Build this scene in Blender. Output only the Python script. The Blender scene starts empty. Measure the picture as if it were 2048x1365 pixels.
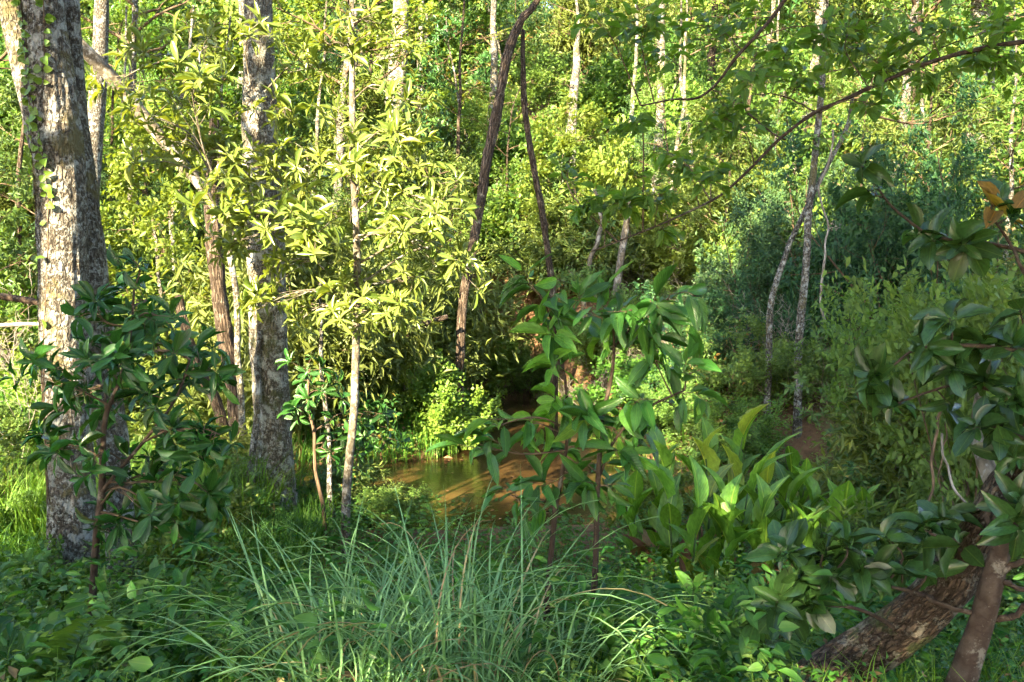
import bpy, math, random
import numpy as np
from mathutils import Vector, Matrix

# ------------------------------------------------------------------ camera, sky, sun, exposure
SC = bpy.context.scene
COL = SC.collection
CAM_Z, PITCH, FPX = 3.0, math.radians(-4.1), 1707.0
cam_d = bpy.data.cameras.new('camera')
cam_d.sensor_width = 36.0; cam_d.lens = 30.0; cam_d.clip_start = 0.05; cam_d.clip_end = 600.0
cam = bpy.data.objects.new('camera', cam_d); COL.objects.link(cam)
cam.location = (0, 0, CAM_Z); cam.rotation_euler = (math.radians(90) + PITCH, 0, 0)
SC.camera = cam

SUN_DIR = Vector((0.40, 0.81, -0.43)).normalized()          # the way the light travels
W = bpy.data.worlds.new('World'); SC.world = W; W.use_nodes = True
wn = W.node_tree.nodes; wl = W.node_tree.links
sky = wn.new('ShaderNodeTexSky'); sky.sky_type = 'NISHITA'; sky.sun_disc = False
sky.sun_elevation = math.asin(-SUN_DIR.z); sky.sun_rotation = math.atan2(-SUN_DIR.x, -SUN_DIR.y)
wl.new(sky.outputs[0], wn['Background'].inputs[0]); wn['Background'].inputs[1].default_value = 0.105
sun_d = bpy.data.lights.new('sun', 'SUN'); sun_d.energy = 5.0; sun_d.angle = math.radians(0.5)
sun_d.color = (1.0, 0.86, 0.58)
sun = bpy.data.objects.new('sun', sun_d); COL.objects.link(sun)
sun.rotation_euler = SUN_DIR.to_track_quat('-Z', 'Y').to_euler(); sun.location = (-20, -40, 30)
vs = SC.view_settings
vs.view_transform = 'Standard'; vs.look = 'None'; vs.gamma = 1.0; vs.use_curve_mapping = False
vs.exposure = 3.4
cy = SC.cycles
cy.use_adaptive_sampling = True; cy.adaptive_threshold = .03
cy.max_bounces = 4; cy.diffuse_bounces = 2; cy.glossy_bounces = 2; cy.transmission_bounces = 2
cy.transparent_max_bounces = 4; cy.caustics_reflective = False; cy.caustics_refractive = False
cy.use_denoising = True; cy.denoising_prefilter = 'ACCURATE'; cy.sample_clamp_indirect = 6.0

random.seed(7)
R = np.random.default_rng(11)

# ------------------------------------------------------------------ numeric helpers
def P(px, py, d):
    """World point at forward distance d (metres along +Y) seen at photograph pixel px, py."""
    x, y = (px - 1024) / FPX, -(py - 682.5) / FPX
    c, s = math.cos(PITCH), math.sin(PITCH)
    fy, fz = c - s * y, s + c * y
    k = d / fy
    return np.array((x * k, d, CAM_Z + fz * k))
def wpx(w, d): return w / FPX * d
def nrmz(a):
    a = np.asarray(a, float)
    return a / np.maximum(np.linalg.norm(a, axis=-1, keepdims=True), 1e-9)
def _hash(ix, iy, iz):
    n = (ix * 374761393 + iy * 668265263 + iz * 2147483647 ^ (ix * 1274126177)) & 0xffffffff
    n = ((n ^ (n >> 13)) * 1274126177) & 0xffffffff
    return ((n ^ (n >> 16)) & 0xffff) / 65535.0
def vnoise(p):
    p = np.asarray(p, float); i = np.floor(p).astype(np.int64); f = p - i; f = f * f * (3 - 2 * f)
    out = 0
    for dx in (0, 1):
        for dy in (0, 1):
            for dz in (0, 1):
                w = (f[..., 0] if dx else 1 - f[..., 0]) * (f[..., 1] if dy else 1 - f[..., 1]) * (f[..., 2] if dz else 1 - f[..., 2])
                out = out + w * _hash(i[..., 0] + dx, i[..., 1] + dy, i[..., 2] + dz)
    return out * 2 - 1
def fbm(p, o=3):
    p = np.asarray(p, float)
    return sum(vnoise(p * 2.03 ** k + 17.1 * k) * 0.5 ** k for k in range(o))
def catmull(pts, n):
    pts = np.asarray(pts, float); m = len(pts)
    if m == 2:
        t = np.linspace(0, 1, n)[:, None]; return pts[0] * (1 - t) + pts[1] * t
    ext = np.vstack([2 * pts[0] - pts[1], pts, 2 * pts[-1] - pts[-2]])
    t = np.linspace(0, m - 1 - 1e-6, n); k = t.astype(int); u = (t - k)[:, None]
    a, b, c, d = ext[k], ext[k + 1], ext[k + 2], ext[k + 3]
    return 0.5 * (2 * b + (c - a) * u + (2 * a - 5 * b + 4 * c - d) * u * u + (3 * b - a - 3 * c + d) * u ** 3)

# ------------------------------------------------------------------ mesh helpers
def make_mesh(name, verts, loops, counts, mat, uv=None, rnd=None, smooth=True):
    me = bpy.data.meshes.new(name)
    verts = np.asarray(verts, np.float32); loops = np.asarray(loops, np.int32); counts = np.asarray(counts, np.int32)
    me.vertices.add(len(verts)); me.vertices.foreach_set('co', verts.ravel())
    me.loops.add(len(loops)); me.loops.foreach_set('vertex_index', loops)
    me.polygons.add(len(counts))
    starts = np.concatenate([[0], np.cumsum(counts)[:-1]]).astype(np.int32)
    me.polygons.foreach_set('loop_start', starts)
    me.update(calc_edges=True)
    if smooth: me.polygons.foreach_set('use_smooth', np.ones(len(counts), bool))
    if uv is not None:
        l = me.uv_layers.new(name='UVMap'); l.data.foreach_set('uv', np.asarray(uv, np.float32)[loops].ravel())
    if rnd is not None:
        a = me.attributes.new('rnd', 'FLOAT', 'POINT'); a.data.foreach_set('value', np.asarray(rnd, np.float32))
    if mat: me.materials.append(mat)
    me.validate()
    return me
def link(name, me, parent=None, loc=None):
    o = bpy.data.objects.new(name, me); COL.objects.link(o)
    if parent is not None: o.parent = parent
    if loc is not None: o.location = loc
    return o
def tag(o, label=None, cat=None, group=None, kind=None):
    if label: o['label'] = label
    if cat: o['category'] = cat
    if group: o['group'] = group
    if kind: o['kind'] = kind
    return o
def thing(name, label, cat, loc, group=None):
    o = link(name, None, None, tuple(float(v) for v in loc)); o.empty_display_size = 0.2
    return tag(o, label, cat, group)

class Geo:
    """Collects geometry for one mesh."""
    def __init__(s): s.v, s.l, s.c, s.u, s.r, s.n = [], [], [], [], [], 0
    def add(s, v, loops, counts, uv, rnd):
        s.v.append(v); s.l.append(np.asarray(loops) + s.n); s.c.append(counts); s.u.append(uv); s.r.append(rnd); s.n += len(v)
    def tube(s, pts, rad, sides=8, rough=0.0, rs=3.0, cap=True, seed=0.0, ridge=0.0, nridge=9):
        pts = np.asarray(pts, float); n = len(pts); rad = np.broadcast_to(np.asarray(rad, float), (n,))
        tan = nrmz(np.gradient(pts, axis=0))
        ref = np.array((0, 1.0, 0.02)) if abs(tan[:, 1]).mean() < 0.8 else np.array((0.02, 0, 1.0))
        a = nrmz(ref - tan * (tan @ ref)[:, None]); b = np.cross(tan, a)
        th = np.linspace(0, 2 * math.pi, sides + 1)
        arc = np.concatenate([[0], np.cumsum(np.linalg.norm(np.diff(pts, axis=0), axis=1))])
        rr = np.repeat(rad[:, None], sides + 1, 1)
        cs, sn = np.cos(th), np.sin(th)
        if rough > 0:
            q = np.stack(np.broadcast_arrays(cs[None] * 1.0 + seed, sn[None] * 1.0, (arc / np.maximum(rad.mean(), .01) / 3)[:, None]), -1)
            rr = rr * (1 + rough * fbm(q * rs / 3, 3))
        if ridge > 0:
            q = np.stack(np.broadcast_arrays(cs[None] * nridge / 3 + seed, sn[None] * nridge / 3, (arc / np.maximum(rad.mean(), .01) * .45)[:, None]), -1)
            rr = rr * (1 + ridge * (np.abs(vnoise(q)) - .3) + ridge * .5 * vnoise(q * 2.7))
        v = pts[:, None] + rr[..., None] * (a[:, None] * cs[None, :, None] + b[:, None] * sn[None, :, None])
        uv = np.stack(np.broadcast_arrays((th * rad.mean())[None], arc[:, None]), -1).reshape(-1, 2)
        i = np.arange(n - 1)[:, None] * (sides + 1) + np.arange(sides)[None]
        q = np.stack([i, i + 1, i + sides + 2, i + sides + 1], -1).reshape(-1)
        v = v.reshape(-1, 3); cnt = np.full((n - 1) * sides, 4)
        if cap:
            k = len(v); v = np.vstack([v, pts[-1:] + tan[-1:] * rad[-1] * .4]); uv = np.vstack([uv, uv[-1:]])
            base = (n - 1) * (sides + 1) + np.arange(sides)
            q = np.concatenate([q, np.stack([base, base + 1, np.full(sides, k)], -1).reshape(-1)]); cnt = np.concatenate([cnt, np.full(sides, 3)])
        s.add(v, q, cnt, uv, np.full(len(v), R.random()))
    def leaves(s, pos, dirs, nrm, size, width, tm, rnd=None):
        tv, tl, tc, tu = tm; N = len(pos)
        if N == 0: return
        d = nrmz(dirs); sd = nrmz(np.cross(d, nrm)); nn = np.cross(sd, d)
        size = np.broadcast_to(np.asarray(size, float), (N,))[:, None, None]; width = np.broadcast_to(np.asarray(width, float), (N,))[:, None, None]
        v = np.asarray(pos)[:, None] + size * (tv[None, :, 0:1] * width * sd[:, None] + tv[None, :, 1:2] * d[:, None] + tv[None, :, 2:3] * nn[:, None])
        L = (np.arange(N)[:, None] * len(tv) + tl[None]).reshape(-1)
        if rnd is None: rnd = R.random(N)
        s.add(v.reshape(-1, 3), L, np.tile(tc, N), np.tile(tu, (N, 1)), np.repeat(rnd, len(tv)))
    def mesh(s, name, mat, smooth=True, off=None):
        v = np.vstack(s.v)
        if off is not None: v = v - np.asarray(off)
        return make_mesh(name, v, np.concatenate(s.l), np.concatenate(s.c), mat, np.vstack(s.u), np.concatenate(s.r), smooth)

def leaf_tm(ns=4, a=.7, b=.8, fold=.25, bend=.18, wave=0.0, petiole=.06, sides=1):
    """Leaf along +Y (length 1), half-width 0.5 before the width factor, normal +Z."""
    tm = a / (a + b); mx = tm ** a * (1 - tm) ** b
    t = np.linspace(0, 1, ns + 1); w = .5 * (t ** a * (1 - t) ** b) / mx
    V, U = [], []; rows = []
    for k in range(ns + 1):
        z = -bend * t[k] ** 2; y = petiole + (1 - petiole) * t[k] * (1 - .1 * bend * t[k])
        if k in (0, ns):
            rows.append([len(V)] * 3); V.append((0, y, z)); U.append((.5, t[k]))
        else:
            i = len(V); zz = fold * w[k]; wv = wave * (1 if k % 2 else -1)
            V += [(-w[k], y, z + zz + wv), (0, y, z), (w[k], y, z + zz - wv)]; U += [(.5 - w[k], t[k]), (.5, t[k]), (.5 + w[k], t[k])]
            rows.append([i, i + 1, i + 2])
    L, C = [], []
    for k in range(ns):
        p, q = rows[k], rows[k + 1]
        for e, f in ((0, 1), (1, 2)):
            poly = [p[e], p[f], q[f], q[e]]; poly = [x for j, x in enumerate(poly) if x != poly[j - 1]]
            L += poly; C.append(len(poly))
    return np.array(V, float), np.array(L), np.array(C), np.array(U, float)
def tm_lite(a=.45, fold=.2, bend=.1):
    V = np.array([(0, 0, 0), (.5, a, fold * .5), (0, 1, -bend), (-.5, a, fold * .5)], float)
    return V, np.array([0, 1, 2, 0, 2, 3]), np.array([3, 3]), np.array([(.5, 0), (1, a), (.5, 1), (0, a)], float)

TM_OVATE = leaf_tm(2, .5, .9); TM_LANCE = leaf_tm(2, .8, .9, .2, .15); TM_OBOV = leaf_tm(2, 1.0, .6, .3, .2)
LITE_OV, LITE_LA, LITE_OB = tm_lite(.4), tm_lite(.45, .15, .15), tm_lite(.62, .25, .15)

# ------------------------------------------------------------------ materials
def newmat(name):
    m = bpy.data.materials.new(name); m.use_nodes = True
    nt = m.node_tree; nt.nodes.clear()
    return m, nt.nodes, nt.links
def leaf_mat(name, dark, light, rough=.46, trans=.35, tcol=None, spec=.22, midrib=0.0, odd=None, vein=0.0, spreadv=.6):
    m, N, L = newmat(name)
    out = N.new('ShaderNodeOutputMaterial'); pr = N.new('ShaderNodeBsdfPrincipled'); tr = N.new('ShaderNodeBsdfTranslucent'); mix = N.new('ShaderNodeMixShader')
    at = N.new('ShaderNodeAttribute'); at.attribute_name = 'rnd'
    oi = N.new('ShaderNodeObjectInfo')
    add = N.new('ShaderNodeMath'); add.operation = 'ADD'; am = N.new('ShaderNodeMath'); am.operation = 'MULTIPLY'; am.inputs[1].default_value = spreadv; L.new(at.outputs['Fac'], am.inputs[0]); L.new(am.outputs[0], add.inputs[0]); L.new(oi.outputs['Random'], add.inputs[1])
    fr = N.new('ShaderNodeMath'); fr.operation = 'FRACT'; L.new(add.outputs[0], fr.inputs[0])
    ramp = N.new('ShaderNodeValToRGB'); L.new(fr.outputs[0], ramp.inputs[0])
    e = ramp.color_ramp.elements; e[0].color = (*dark, 1); e[1].color = (*light, 1); e[1].position = .93 if odd else 1.0
    if odd: k = e.new(.965); k.color = (*odd, 1)
    hsv = N.new('ShaderNodeHueSaturation'); L.new(ramp.outputs[0], hsv.inputs['Color'])
    mr = N.new('ShaderNodeMapRange'); mr.inputs[3].default_value = .475; mr.inputs[4].default_value = .52; L.new(oi.outputs['Random'], mr.inputs[0]); L.new(mr.outputs[0], hsv.inputs['Hue'])
    tc = N.new('ShaderNodeTexCoord'); nz = N.new('ShaderNodeTexNoise'); nz.inputs['Scale'].default_value = 9.0; L.new(tc.outputs['Object'], nz.inputs['Vector'])
    mv = N.new('ShaderNodeMapRange'); mv.inputs[1].default_value = .3; mv.inputs[2].default_value = .7; mv.inputs[3].default_value = .75; mv.inputs[4].default_value = 1.25
    L.new(nz.outputs['Fac'], mv.inputs[0]); L.new(mv.outputs[0], hsv.inputs['Value'])
    col = hsv.outputs[0]
    if midrib > 0:
        uv = N.new('ShaderNodeUVMap'); sx = N.new('ShaderNodeSeparateXYZ'); L.new(uv.outputs[0], sx.inputs[0])
        sb = N.new('ShaderNodeMath'); sb.operation = 'SUBTRACT'; L.new(sx.outputs[0], sb.inputs[0]); sb.inputs[1].default_value = .5
        ab = N.new('ShaderNodeMath'); ab.operation = 'ABSOLUTE'; L.new(sb.outputs[0], ab.inputs[0])
        mm = N.new('ShaderNodeMapRange'); mm.inputs[1].default_value = .012; mm.inputs[2].default_value = .045; mm.inputs[3].default_value = midrib; mm.inputs[4].default_value = 0
        L.new(ab.outputs[0], mm.inputs[0])
        mc = N.new('ShaderNodeMixRGB'); L.new(mm.outputs[0], mc.inputs[0]); L.new(col, mc.inputs[1]); mc.inputs[2].default_value = (light[0] * 2.2, light[1] * 1.7, light[2] * 1.6, 1)
        col = mc.outputs[0]
        if vein > 0:
            # side veins run obliquely from the midrib
            ml = N.new('ShaderNodeMath'); ml.operation = 'MULTIPLY_ADD'; L.new(ab.outputs[0], ml.inputs[0]); ml.inputs[1].default_value = -.7; L.new(sx.outputs[1], ml.inputs[2])
            m2 = N.new('ShaderNodeMath'); m2.operation = 'MULTIPLY'; L.new(ml.outputs[0], m2.inputs[0]); m2.inputs[1].default_value = 78.0
            sn = N.new('ShaderNodeMath'); sn.operation = 'SINE'; L.new(m2.outputs[0], sn.inputs[0])
            bp = N.new('ShaderNodeBump'); bp.inputs['Strength'].default_value = vein; bp.inputs['Distance'].default_value = .004
            L.new(sn.outputs[0], bp.inputs['Height']); L.new(bp.outputs[0], pr.inputs['Normal'])
    L.new(col, pr.inputs['Base Color']); pr.inputs['Roughness'].default_value = rough; pr.inputs['Specular IOR Level'].default_value = spec
    tm = N.new('ShaderNodeMixRGB'); tm.blend_type = 'MULTIPLY'; tm.inputs[0].default_value = 1.0; L.new(col, tm.inputs[1])
    tm.inputs[2].default_value = (*(tcol or (1.9, 1.7, .55)), 1); L.new(tm.outputs[0], tr.inputs['Color'])
    mix.inputs[0].default_value = trans
    L.new(pr.outputs[0], mix.inputs[1]); L.new(tr.outputs[0], mix.inputs[2]); L.new(mix.outputs[0], out.inputs[0])
    return m
def bark_mat(name, c1, c2, crack, lichen=None, amt=.4, sx=26.0, sy=5.0, bump=.012, lscale=5.0, moss=None, plates=False):
    m, N, L = newmat(name)
    out = N.new('ShaderNodeOutputMaterial'); pr = N.new('ShaderNodeBsdfPrincipled'); L.new(pr.outputs[0], out.inputs[0])
    pr.inputs['Roughness'].default_value = .9; pr.inputs['Specular IOR Level'].default_value = .15
    uv = N.new('ShaderNodeUVMap'); mp = N.new('ShaderNodeMapping'); L.new(uv.outputs[0], mp.inputs[0]); mp.inputs['Scale'].default_value = (sx, sy, 1)
    tc = N.new('ShaderNodeTexCoord')
    warp = N.new('ShaderNodeTexNoise'); warp.inputs['Scale'].default_value = 2.0; warp.inputs['Detail'].default_value = 3; L.new(mp.outputs[0], warp.inputs['Vector'])
    wm = N.new('ShaderNodeMixRGB'); wm.blend_type = 'ADD'; wm.inputs[0].default_value = 1.3; L.new(mp.outputs[0], wm.inputs[1]); L.new(warp.outputs['Color'], wm.inputs[2])
    vo = N.new('ShaderNodeTexVoronoi'); vo.feature = 'DISTANCE_TO_EDGE'; vo.inputs['Scale'].default_value = 1.0; L.new(wm.outputs[0], vo.inputs['Vector'])
    vr = N.new('ShaderNodeMapRange'); vr.inputs[1].default_value = 0.0; vr.inputs[2].default_value = .22 if plates else .3; L.new(vo.outputs['Distance'], vr.inputs[0])
    n1 = N.new('ShaderNodeTexNoise'); n1.inputs['Scale'].default_value = 3.0; n1.inputs['Detail'].default_value = 6; n1.inputs['Roughness'].default_value = .7; L.new(mp.outputs[0], n1.inputs['Vector'])
    r1 = N.new('ShaderNodeValToRGB'); L.new(n1.outputs['Fac'], r1.inputs[0]); e = r1.color_ramp.elements
    e[0].position = .32; e[0].color = (*c1, 1); e[1].position = .68; e[1].color = (*c2, 1)
    mc = N.new('ShaderNodeMixRGB'); L.new(vr.outputs[0], mc.inputs[0]); mc.inputs[1].default_value = (*crack, 1); L.new(r1.outputs[0], mc.inputs[2])
    col = mc.outputs[0]
    for colr, sc, am in ((lichen, lscale, amt), (lichen and tuple(x * .75 for x in lichen), lscale * 4.5, amt * .85), (moss, 2.2, .35)):
        if not colr: continue
        n2 = N.new('ShaderNodeTexNoise'); n2.inputs['Scale'].default_value = sc; n2.inputs['Detail'].default_value = 7; n2.inputs['Roughness'].default_value = .72; L.new(tc.outputs['Object'], n2.inputs['Vector'])
        m2 = N.new('ShaderNodeMapRange'); m2.inputs[1].default_value = .62 - am * .25; m2.inputs[2].default_value = .68 - am * .25; m2.inputs[4].default_value = .85; L.new(n2.outputs['Fac'], m2.inputs[0])
        m3 = N.new('ShaderNodeMixRGB'); L.new(m2.outputs[0], m3.inputs[0]); L.new(col, m3.inputs[1]); m3.inputs[2].default_value = (*colr, 1); col = m3.outputs[0]
    L.new(col, pr.inputs['Base Color'])
    hm = N.new('ShaderNodeMath'); hm.operation = 'MULTIPLY_ADD'; L.new(n1.outputs['Fac'], hm.inputs[0]); hm.inputs[1].default_value = .6; L.new(vr.outputs[0], hm.inputs[2])
    bp = N.new('ShaderNodeBump'); bp.inputs['Strength'].default_value = 1.0; bp.inputs['Distance'].default_value = bump; L.new(hm.outputs[0], bp.inputs['Height']); L.new(bp.outputs[0], pr.inputs['Normal'])
    return m
def grass_mat(name, dark, light, trans=.3, rough=.45):
    return leaf_mat(name, dark, light, rough, trans, spec=.2)

M = {}
M['oval'] = leaf_mat('broad_leaf', (.042, .086, .015), (.145, .20, .034), .45, .36)
M['lance'] = leaf_mat('narrow_leaf', (.050, .084, .020), (.135, .172, .038), .45, .36)
M['fine'] = leaf_mat('fine_leaf', (.018, .055, .018), (.050, .100, .030), .5, .24)
M['whorl'] = leaf_mat('thicket_laurel_leaf', (.030, .075, .020), (.085, .15, .032), .34, .26, odd=(.20, .13, .03))
M['pinna'] = leaf_mat('feathery_leaf', (.05, .11, .025), (.11, .19, .035), .5, .38)
M['heart'] = leaf_mat('vine_leaf', (.060, .125, .017), (.13, .215, .03), .45, .38)
M['laurel'] = leaf_mat('laurel_leaf', (.055, .105, .016), (.165, .22, .048), .30, .30, midrib=.45, odd=(.24, .24, .06), spec=.34)
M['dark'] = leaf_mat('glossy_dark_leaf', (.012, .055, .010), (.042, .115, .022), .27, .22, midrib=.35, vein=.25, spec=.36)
M['sap'] = leaf_mat('sapling_leaf', (.018, .080, .014), (.060, .150, .026), .28, .32, midrib=.4, vein=.3, spec=.34)
M['young']  = leaf_mat('young_sapling_leaf', (.07, .19, .025), (.12, .25, .035), .35, .45, midrib=.4, vein=.3)
M['magn'] = leaf_mat('magnolia_leaf', (.012, .042, .011), (.036, .078, .018), .26, .2, midrib=.4, vein=.06, spec=.3, tcol=(2.6, 1.9, .4))
M['amber'] = leaf_mat('withered_leaf', (.14, .10, .022), (.30, .18, .035), .5, .4, midrib=.3)
M['over'] = leaf_mat('overhanging_leaf', (.040, .105, .016), (.10, .18, .024), .38, .5, midrib=.35)
M['canna'] = leaf_mat('canna_leaf', (.050, .150, .018), (.14, .255, .034), .26, .34, midrib=.6, vein=.3, spec=.4)
M['canna_sunlit'] = leaf_mat('canna_leaf_sun_dappled', (.15, .22, .03), (.24, .28, .04), .35, .42, midrib=.6, vein=.45, spec=.5)  # yellower copy of the canna leaf, sun dapples put into its colour
M['under'] = leaf_mat('undergrowth_leaf', (.014, .066, .010), (.055, .145, .020), .42, .30, midrib=.3)
M['weed'] = leaf_mat('weed_leaf', (.028, .085, .018), (.080, .165, .030), .42, .34, midrib=.3)
M['grass']  = grass_mat('bank_grass', (.05, .13, .018), (.12, .22, .03), .4)
M['sedge'] = grass_mat('blue_green_grass', (.080, .185, .070), (.185, .31, .135), .25, .36)
M['straw']  = grass_mat('dry_straw', (.22, .17, .08), (.36, .28, .15), .2, .6)
M['litter'] = leaf_mat('dry_leaf', (.13, .065, .028), (.30, .17, .08), .8, .15, tcol=(1.2, 1, .7), spec=.2)
M['twig']   = bark_mat('twig_bark', (.10, .065, .04), (.19, .13, .08), (.06, .04, .025), bump=.002)
M['grey_twig'] = bark_mat('dead_grey_wood', (.20, .17, .14), (.36, .32, .27), (.11, .09, .07), bump=.003)
M['green_stem'] = bark_mat('green_stem', (.06, .11, .03), (.10, .15, .04), (.04, .07, .02), bump=.001)
M['oak'] = bark_mat('lichened_grey_bark', (.105, .088, .066), (.21, .18, .145), (.045, .036, .027), (.38, .38, .345), .40, 30, 11, .028, 7.5, moss=(.13, .11, .05))
M['oak2'] = bark_mat('fawn_grey_bark', (.14, .118, .085), (.26, .22, .165), (.06, .047, .033), (.42, .41, .355), .42, 34, 13, .024, 7.0, moss=(.10, .10, .04))
M['brown']  = bark_mat('stringy_brown_bark', (.075, .052, .036), (.165, .118, .082), (.025, .016, .010), (.24, .20, .15), .14, 30, 3.5, .03)
M['pale']   = bark_mat('pale_smooth_bark', (.10, .08, .055), (.20, .165, .12), (.06, .048, .032), (.30, .28, .24), .35, 14, 8, .004)
M['mag_bark'] = bark_mat('scaly_magnolia_bark', (.060, .040, .027), (.15, .105, .07), (.030, .020, .014), (.20, .18, .14), .3, 46, 15, .016, 6, moss=(.06, .075, .025))
M['mag_stem'] = bark_mat('smooth_brown_stem', (.042, .030, .021), (.078, .056, .040), (.035, .022, .015), (.15, .13, .10), .12, 12, 10, .004, 8)

def ground_mat():
    m, N, L = newmat('leaf_litter_soil')
    out = N.new('ShaderNodeOutputMaterial'); pr = N.new('ShaderNodeBsdfPrincipled'); L.new(pr.outputs[0], out.inputs[0]); pr.inputs['Roughness'].default_value = .95; pr.inputs['Specular IOR Level'].default_value = .1
    tc = N.new('ShaderNodeTexCoord')
    n1 = N.new('ShaderNodeTexNoise'); n1.inputs['Scale'].default_value = 6; n1.inputs['Detail'].default_value = 8; n1.inputs['Roughness'].default_value = .75; L.new(tc.outputs['Object'], n1.inputs[0])
    r = N.new('ShaderNodeValToRGB'); L.new(n1.outputs['Fac'], r.inputs[0]); e = r.color_ramp.elements
    e[0].position = .3; e[0].color = (.055, .030, .016, 1); e[1].position = .72; e[1].color = (.24, .135, .07, 1)
    n2 = N.new('ShaderNodeTexNoise'); n2.inputs['Scale'].default_value = .45; n2.inputs['Detail'].default_value = 4; L.new(tc.outputs['Object'], n2.inputs[0])
    mr = N.new('ShaderNodeMapRange'); mr.inputs[1].default_value = .5; mr.inputs[2].default_value = .62; mr.inputs[4].default_value = .7; L.new(n2.outputs['Fac'], mr.inputs[0])
    mx = N.new('ShaderNodeMixRGB'); L.new(mr.outputs[0], mx.inputs[0]); L.new(r.outputs[0], mx.inputs[1]); mx.inputs[2].default_value = (.07, .10, .03, 1)
    # bare pale sand cut high on the far slope
    sx = N.new('ShaderNodeSeparateXYZ'); L.new(tc.outputs['Object'], sx.inputs[0])
    at = N.new('ShaderNodeAttribute'); at.attribute_name = 'sand'
    m4 = N.new('ShaderNodeMixRGB'); L.new(at.outputs['Fac'], m4.inputs[0]); L.new(mx.outputs[0], m4.inputs[1])
    r2 = N.new('ShaderNodeValToRGB'); L.new(n1.outputs['Fac'], r2.inputs[0]); e = r2.color_ramp.elements; e[0].color = (.10, .07, .045, 1); e[1].color = (.27, .20, .14, 1); e[0].position = .3; e[1].position = .7
    L.new(r2.outputs[0], m4.inputs[2]); L.new(m4.outputs[0], pr.inputs['Base Color'])
    bp = N.new('ShaderNodeBump'); bp.inputs['Distance'].default_value = .08; L.new(n1.outputs['Fac'], bp.inputs['Height']); L.new(bp.outputs[0], pr.inputs['Normal'])
    return m
M['ground'] = ground_mat()
def water_mat():
    m, N, L = newmat('tea_brown_creek_water')
    out = N.new('ShaderNodeOutputMaterial'); pr = N.new('ShaderNodeBsdfPrincipled'); L.new(pr.outputs[0], out.inputs[0])
    tc = N.new('ShaderNodeTexCoord')
    n0 = N.new('ShaderNodeTexNoise'); n0.inputs['Scale'].default_value = .8; n0.inputs['Detail'].default_value = 4; L.new(tc.outputs['Object'], n0.inputs[0])
    r = N.new('ShaderNodeValToRGB'); L.new(n0.outputs['Fac'], r.inputs[0]); e = r.color_ramp.elements
    e[0].position = .35; e[0].color = (.012, .007, .003, 1); e[1].position = .70; e[1].color = (.085, .048, .016, 1)
    L.new(r.outputs[0], pr.inputs['Base Color']); pr.inputs['Roughness'].default_value = .04; pr.inputs['IOR'].default_value = 1.33
    n1 = N.new('ShaderNodeTexNoise'); n1.inputs['Scale'].default_value = 16; n1.inputs['Detail'].default_value = 3; n1.inputs['Distortion'].default_value = .6; L.new(tc.outputs['Object'], n1.inputs[0])
    mpw = N.new('ShaderNodeMapping'); mpw.inputs['Scale'].default_value = (1.2, 4.5, 1); L.new(tc.outputs['Object'], mpw.inputs[0]); n3 = N.new('ShaderNodeTexNoise'); n3.inputs['Scale'].default_value = 2.2; n3.inputs['Detail'].default_value = 5; L.new(mpw.outputs[0], n3.inputs[0])
    ad = N.new('ShaderNodeMath'); ad.operation = 'MULTIPLY_ADD'; L.new(n3.outputs['Fac'], ad.inputs[0]); ad.inputs[1].default_value = 1.2; L.new(n1.outputs['Fac'], ad.inputs[2])
    bp = N.new('ShaderNodeBump'); bp.inputs['Strength'].default_value = .5; bp.inputs['Distance'].default_value = .007; L.new(ad.outputs[0], bp.inputs['Height']); L.new(bp.outputs[0], pr.inputs['Normal'])
    return m
M['water'] = water_mat()

# ------------------------------------------------------------------ terrain and creek
CREEK = [((-40, 12.8), (-12, 12.2), 1.4, 1.3), ((-12, 12.2), (-4, 12.3), 1.3, 1.2), ((-4, 12.3), (-1, 12.3), 1.2, 1.65), ((-1, 12.2), (1.3, 12.2), 1.95, 1.5), ((1.3, 12.2), (5, 11.6), 1.0, .6), ((5, 11.6), (12, 11), .8, .8), ((12, 11), (40, 10.5), .8, .8),
         ((.1, 13), (.3, 15), 1.5, 1.3), ((.3, 15), (.4, 17.5), 1.3, 1.05), ((.4, 17.5), (0, 21), 1.05, .75), ((0, 21), (-.2, 23.6), .75, .5)]
def creek_sd(x, y):
    best = np.full(np.shape(x), 1e9)
    for (ax, ay), (bx, by), wa, wb in CREEK:
        dx, dy = bx - ax, by - ay; t = np.clip(((x - ax) * dx + (y - ay) * dy) / (dx * dx + dy * dy), 0, 1)
        best = np.minimum(best, np.hypot(x - ax - t * dx, y - ay - t * dy) - (wa + (wb - wa) * t))
    return best
def sstep(a, b, v):
    t = np.clip((v - a) / (b - a), 0, 1); return t * t * (3 - 2 * t)
def ground_z(x, y):
    x, y = np.asarray(x, float), np.asarray(y, float)
    near = np.interp(y, [-60, -5, 0, 3, 5, 7, 9, 12], [1.9, 1.6, 1.5, 1.22, .66, .17, .12, .10])
    far = np.interp(y, [10, 13, 16, 19, 24, 34, 44, 60, 100, 200], [.25, .4, .65, 1.15, 3.2, 8.4, 13.6, 21, 34, 44])
    far = far + .8 * sstep(3.0, 6.0, x) * sstep(11, 13, y) * (1 - sstep(18, 24, y))
    z = near + (far - near) * sstep(10.5, 13, y)
    p = np.stack(np.broadcast_arrays(x * .35, y * .35, np.zeros_like(x)), -1)
    z = z + .22 * fbm(p, 3) * sstep(13, 20, y) + .05 * fbm(p * 3, 2)
    w = creek_sd(x, y)
    return np.where(w < 0, -.5 * sstep(0, .9, -w) - .02, (z + .02) * sstep(-.05, 1.1, w) - .02)
def gz(x, y): return float(ground_z(np.array([x]), np.array([y]))[0])

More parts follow.
